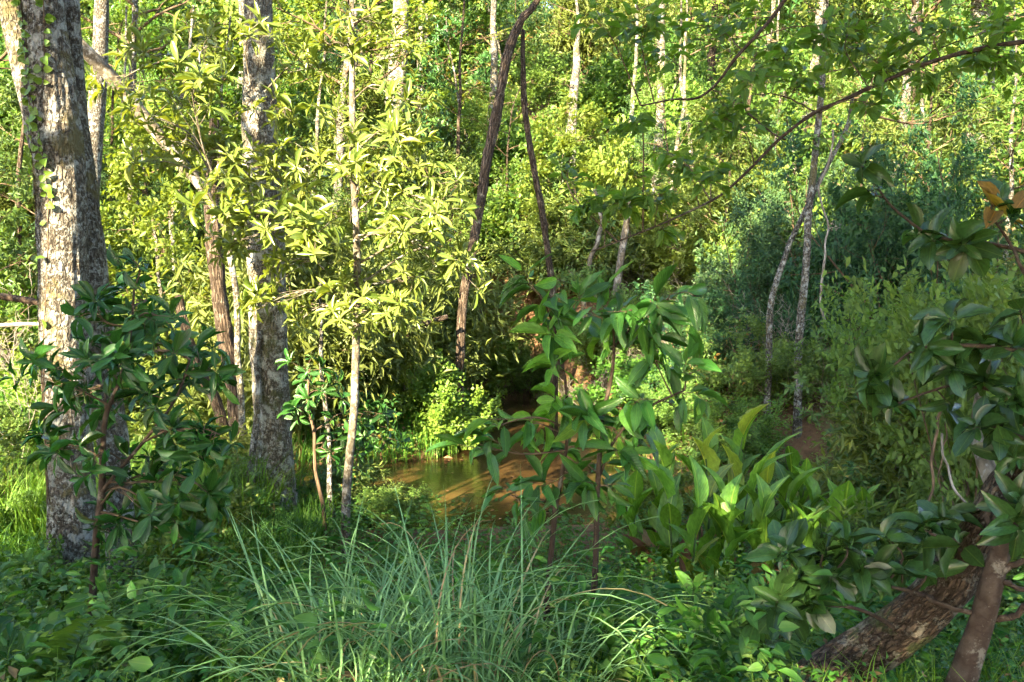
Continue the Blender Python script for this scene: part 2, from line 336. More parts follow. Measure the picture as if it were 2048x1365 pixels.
def axis(parts): return np.unique(np.concatenate([np.linspace(a, b, n) for a, b, n in parts]))
gx = axis([(-220, -40, 16), (-40, -12, 40), (-12, 12, 140), (12, 40, 40), (40, 220, 16)])
gy = axis([(-80, 0, 20), (0, 30, 170), (30, 60, 60), (60, 260, 30)])
X, Y = np.meshgrid(gx, gy); Z = ground_z(X, Y)
nx, ny = len(gx), len(gy)
i = (np.arange(ny - 1)[:, None] * nx + np.arange(nx - 1)[None]).ravel()
gm = make_mesh('ground', np.stack([X, Y, Z], -1).reshape(-1, 3), np.stack([i, i + 1, i + nx + 1, i + nx], -1).ravel(), np.full(len(i), 4), M['ground'])
sc_ = P(1235, 175, 41)
sand = np.exp(-(((X - sc_[0]) / 4.2) ** 2 + ((Y - sc_[1]) / 3.2) ** 2) ** 2) * 1.0
sand = np.clip(sand * 1.3 + .35 * fbm(np.stack([X, Y, X * 0], -1) * .8) * (sand > .03), 0, 1)
a_ = gm.attributes.new('sand', 'FLOAT', 'POINT'); a_.data.foreach_set('value', sand.ravel().astype(np.float32))
tag(link('ground', gm), 'brown leaf-littered ground of the creek banks and far slope', None, None, 'structure')
wx, wy = np.linspace(-45, 45, 40), np.linspace(8, 31, 24); WX, WY = np.meshgrid(wx, wy)
i = (np.arange(23)[:, None] * 40 + np.arange(39)[None]).ravel()
wme = make_mesh('water', np.stack([WX, WY, WX * 0], -1).reshape(-1, 3), np.stack([i, i + 1, i + 41, i + 40], -1).ravel(), np.full(len(i), 4), M['water'])
tag(link('water', wme), 'still tea-brown creek water bending away between leafy banks', None, None, 'structure')

# ------------------------------------------------------------------ growth helpers
def rot_about(v, ax, ang):
    ax = nrmz(ax); return v * math.cos(ang) + np.cross(ax, v) * math.sin(ang) + ax * np.dot(ax, v) * (1 - math.cos(ang))
def perp(v):
    r = R.normal(size=3); return nrmz(r - v * np.dot(r, v))
def wander(p, d, length, n, bend=.12, up=0.0):
    pts = [np.array(p, float)]; d = nrmz(d)
    for _ in range(n):
        d = nrmz(d + R.normal(size=3) * bend + np.array((0, 0, up))); pts.append(pts[-1] + d * length / n)
    return np.array(pts), d
def grow(p, d, length, r, spec, lvl, wood, tips, rend=.35):
    """spec: list of dicts per level (n, ang, ratio, bend, up, seg)."""
    s = spec[lvl]; pts, dd = wander(p, d, length, s.get('seg', 5), s.get('bend', .12), s.get('up', 0))
    rad = np.linspace(r, r * rend, len(pts)); wood.append((pts, rad, lvl))
    if lvl == len(spec) - 1: tips.append(pts); return
    n = s['n'] if isinstance(s['n'], int) else int(R.integers(*s['n']))
    for k in range(n):
        t = s.get('t0', .3) + (1 - s.get('t0', .3)) * (k + R.random()) / n
        f = t * (len(pts) - 1); j = min(int(f), len(pts) - 2); q = pts[j] + (pts[j + 1] - pts[j]) * (f - j)
        tg = nrmz(pts[j + 1] - pts[j]); nd = rot_about(tg, perp(tg), s['ang'] * (0.7 + .6 * R.random()))
        grow(q, nd, length * s['ratio'] * (.7 + .6 * R.random()) * (1.1 - .4 * t), max(r * (1 - .65 * t) * .6, .0025), spec, lvl + 1, wood, tips, rend)
LIGHT = nrmz((-.30, -.52, .80))     # leaves face the open side the light comes from
def twig_leaves(pts, arr, n, spread=.9):
    """Leaf (pos, dir, normal) along or at the end of a twig."""
    pos, dirs, nr = [], [], []
    seg = np.linalg.norm(np.diff(pts, axis=0), axis=1); arc = np.concatenate([[0], np.cumsum(seg)])
    def at(t):
        s = t * arc[-1]; j = min(max(int(np.searchsorted(arc, s) - 1), 0), len(pts) - 2)
        return pts[j] + (pts[j + 1] - pts[j]) * ((s - arc[j]) / max(seg[j], 1e-6)), nrmz(pts[j + 1] - pts[j])
    up = LIGHT
    if arr == 'whorl':
        q, tg = at(1.0); tg = nrmz(tg + .55 * up + R.normal(size=3) * .25); a0 = R.random() * 6.28; e1 = perp(tg); e2 = np.cross(tg, e1)
        for k in range(n):
            a = a0 + k * 2.4 + R.normal() * .15; lift = R.uniform(-.25, .75) if k < n - 2 else R.uniform(.9, 1.8)
            d = nrmz(e1 * math.cos(a) + e2 * math.sin(a) + tg * lift)
            pos.append(q - tg * R.random() * .04); dirs.append(d); nr.append(nrmz(tg + .5 * up - d * np.dot(d, tg + .5 * up) + R.normal(size=3) * .15))
    else:
        side = np.cross(nrmz(pts[-1] - pts[0]), up); side = nrmz(side if np.linalg.norm(side) > .15 else perp(nrmz(pts[-1] - pts[0])))
        for k in range(n):
            t = .18 + .82 * (k + .5) / n; q, tg = at(min(t, 1.0)); sg = 1 if k % 2 else -1
            d = nrmz(tg * R.uniform(.3, .9) + side * sg * spread + R.normal(size=3) * .28 + (0, 0, -.12))
            if k == n - 1: d = nrmz(tg + R.normal(size=3) * .15)
            pos.append(q); dirs.append(d); m_ = up * .8 + R.normal(size=3) * .6 + (0, 0, .35); nr.append(nrmz(m_ - d * np.dot(d, m_)))
    return pos, dirs, nr

# ------------------------------------------------------------------ shrub and thicket kinds
def build_bush(kind, seed, height=2.2):
    """Crown and stem meshes of one bush about `height` tall at the origin."""
    global R
    keep = R; R = np.random.default_rng(seed)
    wood, tips = [], []
    K = dict(oval=(.6, 9, 7, .14, .07, LITE_OV, 'alt'), lance=(.6, 9, 10, .18, .034, LITE_LA, 'alt'), fine=(.55, 12, 16, .055, .022, LITE_LA, 'alt'),
             whorl=(.65, 9, 7, .15, .05, TM_OBOV, 'whorl'), pinna=(.6, 8, 16, .07, .030, LITE_OV, 'alt'), heart=(.8, 10, 9, .105, .085, LITE_OV, 'alt'))
    spread, nst, nl, ll, lw, tm, arr = K[kind]
    spec = [dict(n=(6, 8), ang=.75, ratio=.46, bend=.16, up=.05, seg=6, t0=.18), dict(n=(4, 7), ang=.8, ratio=.5, bend=.2, up=.02, seg=4, t0=.25), dict(bend=.2, seg=4, up=-.04)]
    for k in range(nst):
        a = 6.283 * k / nst + R.normal() * .3; sp = spread * R.uniform(.25, 1.25)
        d = nrmz((math.cos(a) * sp, math.sin(a) * sp, 1.0))
        grow((math.cos(a) * .08, math.sin(a) * .08, -.1), d, height * R.uniform(.55, .95), .016, spec, 0, wood, tips)
    g = Geo(); p, d, n = [], [], []
    for tp in tips:
        a, b, c = twig_leaves(tp, arr, nl + int(R.integers(-2, 3))); p += a; d += b; n += c
    p, d, n = np.array(p), np.array(d), np.array(n)
    if arr != 'whorl':
        # fill out each spray with near copies of its leaves
        c = 2 if kind != 'fine' else 2
        p = np.vstack([p] + [p + R.normal(size=p.shape) * ll * .9 for _ in range(c)]); d = np.vstack([d] + [d + R.normal(size=d.shape) * .5 for _ in range(c)]); n = np.vstack([n] * (c + 1))
    N = len(p); g.leaves(p, d, n, ll * R.uniform(.65, 1.35, N), lw / ll * R.uniform(.9, 1.4, N), tm)
    me = g.mesh('bush_crown_' + kind, M[kind]); w = Geo()
    for pts, rad, l in wood:
        if l < 2 or len(wood) < 10: w.tube(pts, rad, 5 if l == 0 else 3, cap=False)
    ws = w.mesh('bush_stems_' + kind, M['twig']); R = keep
    return me, ws
BUSH = {k: [build_bush(k, 40 + 7 * i + j) for j in range(2)] for i, k in enumerate(('oval', 'lance', 'fine', 'whorl', 'pinna', 'heart'))}

def bush(name, label, cat, x, y, kind, var=0, sx=1.0, sz=None, group=None, rz=None, mat=None, sink=.05):
    t = thing(name, label, cat, (x, y, gz(x, y) - sink), group)
    t.rotation_euler = (R.normal() * .08, R.normal() * .08, R.normal() * .7 if rz is None else rz); t.scale = (sx, sx, sz or sx)
    cm, sm = BUSH[kind][var % 2]
    c = link('crown', cm, t); s = link('stem', sm, t)
    if mat:
        c.material_slots[0].link = 'OBJECT'; c.material_slots[0].material = mat
    return t

def tube_px(path, n=None, bend=.0, seed=None):
    """path: (px, py, d, width px) -> points and radii."""
    pts = np.array([P(a, b, d) for a, b, d, w in path]); rad = np.array([wpx(w, d) / 2 for a, b, d, w in path])
    n = n or max(8, 6 * len(path))
    q = catmull(pts, n); r = np.interp(np.linspace(0, 1, n), np.linspace(0, 1, len(rad)), rad)
    if bend:
        s = R.random() * 50
        for k in range(3): q[:, k] += bend * fbm(np.stack([np.linspace(0, 5, n) + s, np.full(n, 3.3 * k), np.zeros(n)], -1), 2) * (1 if k < 2 else .3)
    return q, r
def trunk_part(t, name, path, mat, sides=20, n=60, rough=.05, ridge=.05, bend=0.0, nridge=9):
    q, r = tube_px(path, n, bend); g = Geo()
    zg = gz(q[0, 0], q[0, 1]) - .12
    if name == 'trunk' and q[0, 2] > zg:
        q = np.vstack([(q[0] * (1, 1, 0) + (0, 0, zg))[None], q]); r = np.concatenate([[r[0] * 1.2], r])
    g.tube(q, r, sides, rough, cap=True, seed=R.random() * 40, ridge=ridge, nridge=nridge)
    o = link(name, g.mesh(name, M[mat], off=t.location), t)
    return q, r
def off(px, py, d): return P(px, py, d)

LEAF_CACHE = {}
def leaf_mesh(mat, tmk, var):
    key = (mat, tmk, var)
    if key not in LEAF_CACHE:
        prm = dict(ov=dict(ns=5, a=.55, b=.9), la=dict(ns=5, a=.75, b=.9), ob=dict(ns=5, a=.95, b=.6), el=dict(ns=5, a=.65, b=.65), pad=dict(ns=8, a=.6, b=.95))[tmk]
        rr = np.random.default_rng(hash((tmk, var)) % 1000 if False else 5 + 13 * var + len(tmk))
        tv, tl, tc, tu = leaf_tm(fold=rr.uniform(.02, .6), bend=rr.uniform(-.05, .5), wave=rr.uniform(0, .03), **prm)
        tv = tv.copy()
        if tmk == 'pad': tv[:, 2] -= rr.uniform(0, .25) * tv[:, 1] ** 3
        tv[:, 0] += .06 * rr.normal() * tv[:, 1] ** 2
        LEAF_CACHE[key] = make_mesh('leaf', tv, tl, tc, M[mat], tu)
    return LEAF_CACHE[key]
def place_leaves(t, recs, mat, tmk, width, limit=300, extra='crown', mat_fn=None, name='leaf', under=None):
    """recs: list of (pos, dir, nrm, size). The nearest to the camera become single leaves, the rest one part."""
    if not recs: return
    cp = np.array((0, 0, CAM_Z)); base = np.array(t.location)
    order = sorted(range(len(recs)), key=lambda k: np.linalg.norm(recs[k][0] - cp) / recs[k][3])
    for k in order[:limit]:
        p, d, n, s = recs[k]; d = nrmz(d); sd = nrmz(np.cross(d, n)); nn = np.cross(sd, d); w = width * R.uniform(.85, 1.18)
        mname = mat_fn(recs[k]) if mat_fn else mat
        o = link(name, leaf_mesh(mname, tmk, int(R.integers(0, 9))), under or t)
        q = p - base
        o.matrix_local = Matrix(((sd[0] * s * w, d[0] * s, nn[0] * s, q[0]), (sd[1] * s * w, d[1] * s, nn[1] * s, q[1]), (sd[2] * s * w, d[2] * s, nn[2] * s, q[2]), (0, 0, 0, 1)))
    rest = order[limit:]
    if rest:
        g = Geo(); prm = dict(ov=TM_OVATE, la=TM_LANCE, ob=TM_OBOV, el=TM_OVATE, pad=TM_LANCE)[tmk]
        g.leaves(np.array([recs[k][0] for k in rest]), np.array([recs[k][1] for k in rest]), np.array([recs[k][2] for k in rest]), np.array([recs[k][3] for k in rest]), width, prm)
        tag(link(extra, g.mesh(extra, M[mat], off=base), t), kind='stuff')
def spray(spine, clusters, arr, nleaf, size, twig_r=.004, sag=0.0, reach=.6):
    """clusters: (centre point, radius, number of twigs). Branches leave the spine and carry leafy twigs."""
    wood, recs = [], []
    spine = np.asarray(spine)
    for c, rad, n in clusters:
        c = np.asarray(c, float)
        dd = np.linalg.norm(spine - c, axis=1) + 1.0 * np.maximum(spine[:, 2] - c[2] + .1 * rad, 0)
        s0 = spine[int(np.argmin(dd))]
        mid = (s0 + c) / 2 + R.normal(size=3) * .12 * np.linalg.norm(c - s0) + (0, 0, .08 * np.linalg.norm(c - s0))
        br = catmull([s0, mid, c], 9); L = np.linalg.norm(c - s0)
        wood.append((br, np.linspace(twig_r * (1.2 + 1.2 * min(L, 2)), twig_r * .7, 9)))
        for k in range(n):
            a = br[int(R.integers(3, 9))]; e = c + nrmz(R.normal(size=3)) * rad * R.random() ** .5 * (1, 1, .75)
            m2 = (a + e) / 2 + R.normal(size=3) * .1 * rad
            tw = catmull([a, m2, e], 6); wood.append((tw, np.linspace(twig_r * .7, twig_r * .35, 6)))
            pp, ddr, nn = twig_leaves(tw, arr, max(3, nleaf + int(R.integers(-2, 3))))
            for i in range(len(pp)):
                d = ddr[i] + np.array((0, 0, -sag)); recs.append((pp[i], nrmz(d), nn[i], size * R.choice((R.uniform(.35, .7), R.uniform(.7, 1.2), R.uniform(.8, 1.2)))))
    return wood, recs
def wood_part(t, name, wood, mat, sides=5):
    g = Geo()
    for pts, rad in wood: g.tube(pts, rad, sides, cap=False)
    return link(name, g.mesh(name, M[mat], off=t.location), t)

def in_view(p, m=60):
    d = np.array(p) - (0, 0, CAM_Z); c, s = math.cos(PITCH), math.sin(PITCH)
    f = d[..., 1] * c + d[..., 2] * s; u = -d[..., 1] * s + d[..., 2] * c
    px = 1024 + FPX * d[..., 0] / f; py = 682.5 - FPX * u / f
    return px, py

# ------------------------------------------------------------------ unseen trees added to shade the near bank from behind the viewpoint
def big_crown(seed, rx, rz, n, size, mat):
    rr = np.random.default_rng(seed)
    nc = 70; c = nrmz(rr.normal(size=(nc, 3))) * rr.random((nc, 1)) ** .4 * (rx * .85, rx * .85, rz * .85)
    k = rr.integers(0, nc, n); p = c[k] + nrmz(rr.normal(size=(n, 3))) * rr.random((n, 1)) ** .5 * rx * .26
    g = Geo(); d = rr.normal(size=(n, 3)) + (0, 0, -.3); nn = rr.normal(size=(n, 3)) + (0, 0, 1.2)
    g.leaves(p, d, nn, size * rr.uniform(.7, 1.3, n), .55, LITE_OV)
    return g.mesh('tree_crown', M[mat])
CROWN_A = [big_crown(3 + k, 3.0, 3.2, 3700, .30, 'oval') for k in range(2)] + [big_crown(9, 3.0, 3.2, 6200, .30, 'oval')]
SHADE = [(-15.5, -9.0, 6.0, 1.0), (-11.0, -8.5, 5.6, .95), (-6.0, -9.5, 10.0, 1.05), (-4.2, -8.0, 10.9, 1.1), (-.6, -9.5, 11.2, 1.15), (3.4, -8.5, 9.5, 1.1), (7.5, -10, 9.0, 1.1), (-13.3, -13, 6.0, 1.0), (-9.0, -5.5, 4.6, .75), (-1.0, -6.0, 6.0, .95), (-6.5, -6.0, 5.4, .9), (1.6, -6.4, 5.6, .9),
         (-7.6, 1.0, 11.8, 1.05), (-2.6, -2.2, 10.5, 1.0), (2.6, -2.4, 10.8, 1.05), (6.6, 2.2, 10.0, 1.05), (7.6, 6.6, 9.2, 1.0)]
SHADE_WORDS = ['farthest out behind the ivied trunk side', 'low crown behind the ivied trunk side', 'tall crown behind the viewpoint', 'second tall crown behind the viewpoint', 'tallest crown straight behind the viewpoint', 'behind the viewpoint on the magnolia side', 'farthest behind on the magnolia side', 'far back on the ivied trunk side', 'small crown behind the dark sapling side', 'low crown close behind the viewpoint', 'low crown between the small and the tall ones', 'low crown close behind on the magnolia side',
    'overhanging the near bank on the ivied trunk side', 'overhanging just behind the viewpoint', 'overhanging just behind on the magnolia side', 'overhanging the near bank beside the magnolia', 'overhanging the bank beyond the magnolia']
for k, (x, y, zc, s) in enumerate(SHADE):
    z0 = gz(x, y)
    t = thing('shade_tree', 'added broadleaf shade tree outside the picture, ' + SHADE_WORDS[k], 'tree', (x, y, z0), 'added near-bank shade trees outside the picture')
    w, tip = wander((0, 0, -.2), (R.normal() * .05, R.normal() * .05, 1), zc + 1.5 * s, 9, .06, .05)
    g = Geo(); g.tube(w, np.linspace(.24, .07, len(w)), 10, .08)
    for j in range(6):
        q, _ = wander(w[4 + j % 5], (math.cos(j * 2.4), math.sin(j * 2.4), .8), 2.2 * s, 5, .15); g.tube(q, np.linspace(.07, .02, len(q)), 6)
    link('trunk', g.mesh('shade_trunk', M['oak2']), t)
    c = link('crown', CROWN_A[2 if k in (3, 4, 13, 14) else k % 2], t, (0, 0, zc)); c.scale = (s, s, s); c.rotation_euler = (0, 0, k * 1.9)

# ------------------------------------------------------------------ big trees of the near bank
def crown_above(t, centre, rad, n, seed, mat='oval', size=.16):
    rr = np.random.default_rng(seed); c = np.array(centre)
    nc = 34; cc = c + nrmz(rr.normal(size=(nc, 3))) * rr.random((nc, 1)) ** .4 * rad
    k = rr.integers(0, nc, n); p = cc[k] + rr.normal(size=(n, 3)) * .38
    g = Geo(); g.leaves(p, rr.normal(size=(n, 3)) + (0, 0, -.3), rr.normal(size=(n, 3)) + (0, 0, 1.2), size * rr.uniform(.7, 1.3, n), .55, LITE_OV)
    link('crown', g.mesh('crown', M[mat], off=t.location), t)
    return cc

d1 = 7.0; b = P(150, 1265, d1); b[2] = gz(b[0], b[1])
t1 = thing('grey_tree', 'thick grey tree trunk mottled with pale lichen and hung with ivy', 'tree', b)
q1, r1 = trunk_part(t1, 'trunk', [(156, 1330, d1, 132), (150, 1200, d1, 98), (142, 950, d1, 91), (131, 700, d1, 86), (126, 480, d1, 86), (116, 320, d1, 90), (100, 160, d1, 86), (86, 0, d1, 78), (74, -160, d1, 76), (70, -420, d1, 66), (68, -800, d1, 46), (60, -1050, d1, 30)], 'oak', 72, 280, .07, .09, nridge=16)
q1b, _ = trunk_part(t1, 'limb', [(92, 300, d1, 60), (62, 180, d1 + .05, 50), (36, 80, d1 + .1, 46), (10, -20, d1 + .15, 42), (-60, -240, d1 + .3, 34), (-160, -600, d1 + .5, 22)], 'oak', 32, 90, .06, .05, nridge=10)
cc = crown_above(t1, P(20, -1050, 7.2), (2.0, 1.8, 1.3), 1900, 5)
g = Geo()
for c in cc[:16]: g.tube(catmull([q1[-30 + int(R.integers(0, 25))], (q1[-12] + c) / 2 + (0, 0, .1), c], 8), np.linspace(.05, .012, 8), 6, cap=False)
link('branch', g.mesh('branch', M['oak'], off=t1.location), t1)

b = P(244, 1175, 7.5); b[2] = gz(b[0], b[1])
t2 = thing('grey_tree', 'slimmer grey trunk leaning behind the thick ivied tree, lichened at its foot', 'tree', b)
trunk_part(t2, 'trunk', [(252, 1240, 7.5, 78), (245, 1130, 7.5, 60), (232, 950, 7.5, 58), (215, 800, 7.5, 58), (196, 640, 7.45, 54), (180, 480, 7.45, 52), (164, 340, 7.4, 46), (150, 200, 7.35, 40), (140, 0, 7.3, 34), (136, -260, 7.3, 24)], 'oak', 40, 150, .05, .05, nridge=11)

d3 = 9.6; b = P(560, 1095, d3); b[2] = gz(b[0], b[1])
t3 = thing('grey_tree', 'tall fawn-grey trunk by the water, sun-dappled behind the bright laurel leaves', 'tree', b)
q3, r3 = trunk_part(t3, 'trunk', [(572, 1130, d3, 120), (562, 1070, d3, 96), (552, 980, d3, 80), (545, 860, d3, 74), (540, 720, d3, 72), (534, 560, d3, 72), (526, 400, d3, 72), (520, 250, d3, 66), (519, 120, d3, 58), (518, 0, d3, 52), (514, -200, d3, 46), (520, -600, d3, 34), (530, -900, d3, 22)], 'oak2', 64, 240, .07, .08, nridge=14)
cc = crown_above(t3, P(540, -900, 9.8), (2.3, 2.0, 1.0), 1500, 6)
g = Geo()
for c in cc[:14]: g.tube(catmull([q3[-40 + int(R.integers(0, 38))], (q3[-12] + c) / 2, c], 8), np.linspace(.05, .012, 8), 6, cap=False)
link('branch', g.mesh('branch', M['oak2'], off=t3.location), t3)

# ivy climbing the thick trunk
def hug(q, r, k, ang):
    tg = nrmz(q[min(k + 1, len(q) - 1)] - q[k - 1]); a = nrmz(np.array((0, 1, .02)) - tg * tg[1]); bb = np.cross(tg, a)
    o = a * math.cos(ang) + bb * math.sin(ang); return q[k] + o * r[k] * 1.03, o, tg
iv = thing('ivy_vine', 'green ivy climbing the thick lichened trunk', 'vine', hug(q1, r1, 30, 2.6)[0])
recs, st = [], []
for strand, (a0, wob) in enumerate(((2.35, .3), (2.75, .35), (3.6, .3))):
    line = []
    ks = range(46, 232, 3) if strand < 2 else range(150, 225, 4)
    for k in ks:
        ang = a0 + wob * math.sin(k * .05 + strand * 2) + R.normal() * .03
        p, o, tg = hug(q1, r1, k, ang); line.append(p)
        for j in range(2 if 110 < k < 235 else (1 if R.random() < .35 else 0)):
            sd = np.cross(o, tg); d = nrmz(sd * R.normal() + tg * R.uniform(-.9, .3) + o * .25)
            recs.append((p + o * .012, d, nrmz(o + R.normal(size=3) * .3), R.uniform(.045, .085)))
    st.append((np.array(line), np.full(len(line), .004)))
place_leaves(iv, recs, 'heart', 'ov', .85, 260, 'foliage'); wood_part(iv, 'stem', st, 'twig')

# ------------------------------------------------------------------ other trunks, stubs and logs one can tell apart
def simple_trunk(name, label, path, mat, cat='tree', sides=14, n=40, rough=.07, ridge=.05, bend=0.0, part='trunk', foot=True, group=None, crown=None):
    a = path[0]; b = P(a[0], a[1], a[2])
    if foot: b[2] = gz(b[0], b[1])
    t = thing(name, label, cat, b, group)
    q, r = tube_px(path, n, bend)
    if foot:
        q0 = q[0].copy(); q0[2] = b[2] - .15; q = np.vstack([q0, q]) if q[0, 2] > b[2] else q; r = np.concatenate([[r[0] * 1.25], r]) if len(q) > len(r) else r
    g = Geo(); g.tube(q, r, sides, rough, seed=R.random() * 40, ridge=ridge); link(part, g.mesh(part, M[mat], off=t.location), t)
    if crown:
        # sprays of leaves leave the upper trunk
        rec, w = [], []
        for (f, rad, nn) in crown:
            k = int(f * (len(q) - 1)); c = q[k] + np.array((R.normal() * rad, R.normal() * rad, R.random() * rad * .6))
            ww, rc = spray(q[max(0, k - 6):k + 1], [(c, rad * .8, nn)], 'alt', 9, .13, .006); w += ww; rec += rc
        place_leaves(t, rec, 'oval', 'ov', .5, 0); wood_part(t, 'branch', w, 'twig', 4)
    return t, q, r
simple_trunk('leaning_tree', 'reddish-brown trunk leaning over the far bank with a bent top', [(918, 740, 15.4, 19.7), (921, 690, 15.4, 18.2), (926, 600, 15.6, 18.2), (945, 500, 15.8, 17.5), (962, 400, 16.0, 19.0), (978, 300, 16.1, 19.7), (1000, 190, 16.2, 19.7), (1015, 110, 16.2, 19.0), (1040, 45, 16.2, 16.1), (1066, 14, 16.2, 12.4), (1095, -40, 16.2, 9.5)], 'brown', n=70, ridge=.26, rough=.12)
simple_trunk('leaning_tree', 'thin dark trunk propped beside the bent reddish-brown leaning tree', [(1108, 600, 16.9, 14.6), (1100, 540, 16.9, 13.2), (1085, 430, 16.8, 12.4), (1066, 330, 16.7, 12.4), (1051, 230, 16.6, 11.7), (1046, 140, 16.5, 10.2), (1046, 60, 16.4, 8.0)], 'brown', n=50, ridge=.26, rough=.12)
simple_trunk('pale_tree', 'pale straight snag with a broken top below the bare sandy slope', [(1146, 520, 26, 20), (1144, 420, 26, 20), (1140, 330, 26, 20), (1142, 250, 26, 19), (1153, 160, 26, 17), (1158, 100, 26, 12), (1164, 60, 26, 7), (1158, 0, 26, 5)], 'oak2', n=50, bend=.12, rough=.12, crown=[(.8, 1.0, 10), (.95, .9, 10), (.55, .8, 8), (.4, .8, 8)])
simple_trunk('pale_tree', 'broad sunlit trunk among the thicket above the laurel', [(796, 420, 29, 44), (792, 300, 29, 42), (790, 230, 29, 42), (796, 150, 29, 38), (800, 60, 29, 34), (803, -80, 29, 26)], 'oak2', n=40, sides=20)
simple_trunk('pale_tree', 'short pale leaning stub behind the sapling tops', [(1226, 620, 20, 17), (1236, 560, 20, 15), (1246, 490, 20, 14), (1256, 430, 20, 12), (1260, 405, 20, 8)], 'pale', n=24)
simple_trunk('pale_tree', 'thin crooked pale stem next to the short pale leaning stub', [(1170, 590, 21, 9), (1178, 530, 21, 9), (1190, 470, 21, 9), (1198, 430, 21, 8), (1192, 380, 21, 6)], 'pale', n=24, bend=.1)
simple_trunk('far_tree', 'stout grey trunk on the slope behind the blue-green fine-leaved shrub', [(1966, 480, 23, 58), (1962, 380, 23, 52), (1960, 300, 23, 50), (1962, 220, 23, 48), (1964, 100, 23, 44), (1968, -80, 23, 36)], 'oak2', n=40, sides=20)
simple_trunk('slender_tree', 'slender grey tree of the twin stems, straighter with pale blotches', [(1588, 800, 13.2, 16), (1592, 720, 13.2, 16), (1604, 600, 13.2, 15), (1618, 430, 13.2, 14), (1630, 320, 13.2, 13), (1642, 200, 13.2, 12), (1650, 80, 13.2, 9), (1656, -60, 13.2, 6)], 'oak', n=60, bend=.05, crown=[(.9, .8, 8), (.98, .7, 8), (.8, .7, 6)])
simple_trunk('slender_tree', 'slender curving grey tree of the twin stems, bowed towards the creek', [(1534, 800, 13.4, 13), (1536, 700, 13.4, 13), (1545, 600, 13.4, 12), (1574, 510, 13.4, 11), (1608, 440, 13.4, 10), (1640, 370, 13.4, 9), (1690, 270, 13.4, 8), (1704, 190, 13.4, 6)], 'oak', n=60, bend=.05, crown=[(.95, .7, 8), (.8, .7, 6)])
simple_trunk('far_tree', 'grey trunk half hidden behind the slim leaning trunk, high on the slope side', [(176, 560, 15, 36), (180, 420, 15, 34), (186, 300, 15, 33), (194, 200, 15, 32), (200, 100, 15, 30), (206, -60, 15, 24)], 'oak', n=40, sides=18)
simple_trunk('dead_tree', 'smooth pale dead trunk slanting across beside the ivied tree', [(470, 480, 11.5, 14), (400, 372, 11.2, 20), (340, 300, 11, 23), (262, 200, 10.8, 26), (205, 135, 10.6, 27), (140, 72, 10.5, 27), (60, -20, 10.4, 24)], 'pale', n=40, ridge=.03, foot=False)
simple_trunk('brown_tree', 'stringy brown trunk beside the tall fawn-grey tree', [(478, 900, 11.8, 34), (468, 780, 11.8, 30), (452, 680, 11.8, 30), (438, 580, 11.8, 30), (428, 480, 11.8, 30), (424, 380, 11.9, 26), (428, 240, 12, 18)], 'brown', n=50, ridge=.24, rough=.1)
simple_trunk('brown_tree', 'broken brown stub with a splintered top behind the dark sapling', [(448, 860, 10.9, 24), (430, 800, 10.9, 21), (398, 740, 10.9, 20), (378, 680, 10.9, 19), (362, 620, 10.9, 18), (357, 592, 10.9, 16)], 'brown', n=34, ridge=.24, rough=.1)
simple_trunk('slender_tree', 'thin mossy stem between the brown trunk and the fawn-grey tree', [(486, 900, 11, 14), (478, 760, 11, 13), (472, 620, 11, 12), (462, 500, 11, 12), (456, 380, 11, 9)], 'oak2', n=30, bend=.04)
simple_trunk('slender_tree', 'thin lichened stem hugging the foot of the fawn-grey tree', [(490, 1070, 9.3, 15), (498, 980, 9.3, 14), (508, 880, 9.3, 13), (514, 760, 9.35, 11), (520, 660, 9.4, 9)], 'oak', n=30, bend=.03)
simple_trunk('slender_tree', 'thin speckled sapling stem standing in the shallows beside the laurel stem', [(666, 1095, 9.5, 13), (664, 1020, 9.5, 11), (658, 900, 9.5, 10), (648, 780, 9.5, 9), (642, 680, 9.5, 7), (640, 560, 9.5, 5)], 'oak', n=30, bend=.04)
simple_trunk('fallen_log', 'brown fallen log propped on the far bank beneath the thicket', [(725, 696, 14.6, 15), (790, 672, 14.7, 15), (840, 650, 14.8, 14), (895, 634, 14.9, 10)], 'brown', cat='log', n=26, foot=False, part='log')
simple_trunk('fallen_log', 'grey-brown fallen limb sticking out beside the ivied trunk', [(-40, 588, 9, 15), (30, 597, 9, 14), (80, 606, 9, 13), (120, 612, 9, 10)], 'mag_stem', cat='log', n=20, foot=False, part='log')
simple_trunk('fallen_log', 'thin bleached limb lying low beyond the ivied trunk', [(-40, 655, 12, 9), (40, 649, 12, 9), (110, 650, 12, 7)], 'grey_twig', cat='log', n=20, foot=False, part='log')
simple_trunk('fallen_log', 'bleached fallen trunk across the slope behind the twin slender trees', [(1660, 452, 17.5, 24), (1720, 476, 17.4, 20), (1790, 500, 17.3, 17), (1850, 512, 17.2, 12)], 'grey_twig', cat='log', n=26, foot=False, part='log')
simple_trunk('fallen_log', 'bleached fallen limb lower down the slope behind the twin slender trees', [(1690, 592, 15.5, 15), (1740, 566, 15.6, 14), (1790, 536, 15.8, 11), (1830, 505, 16, 8)], 'grey_twig', cat='log', n=26, foot=False, part='log')
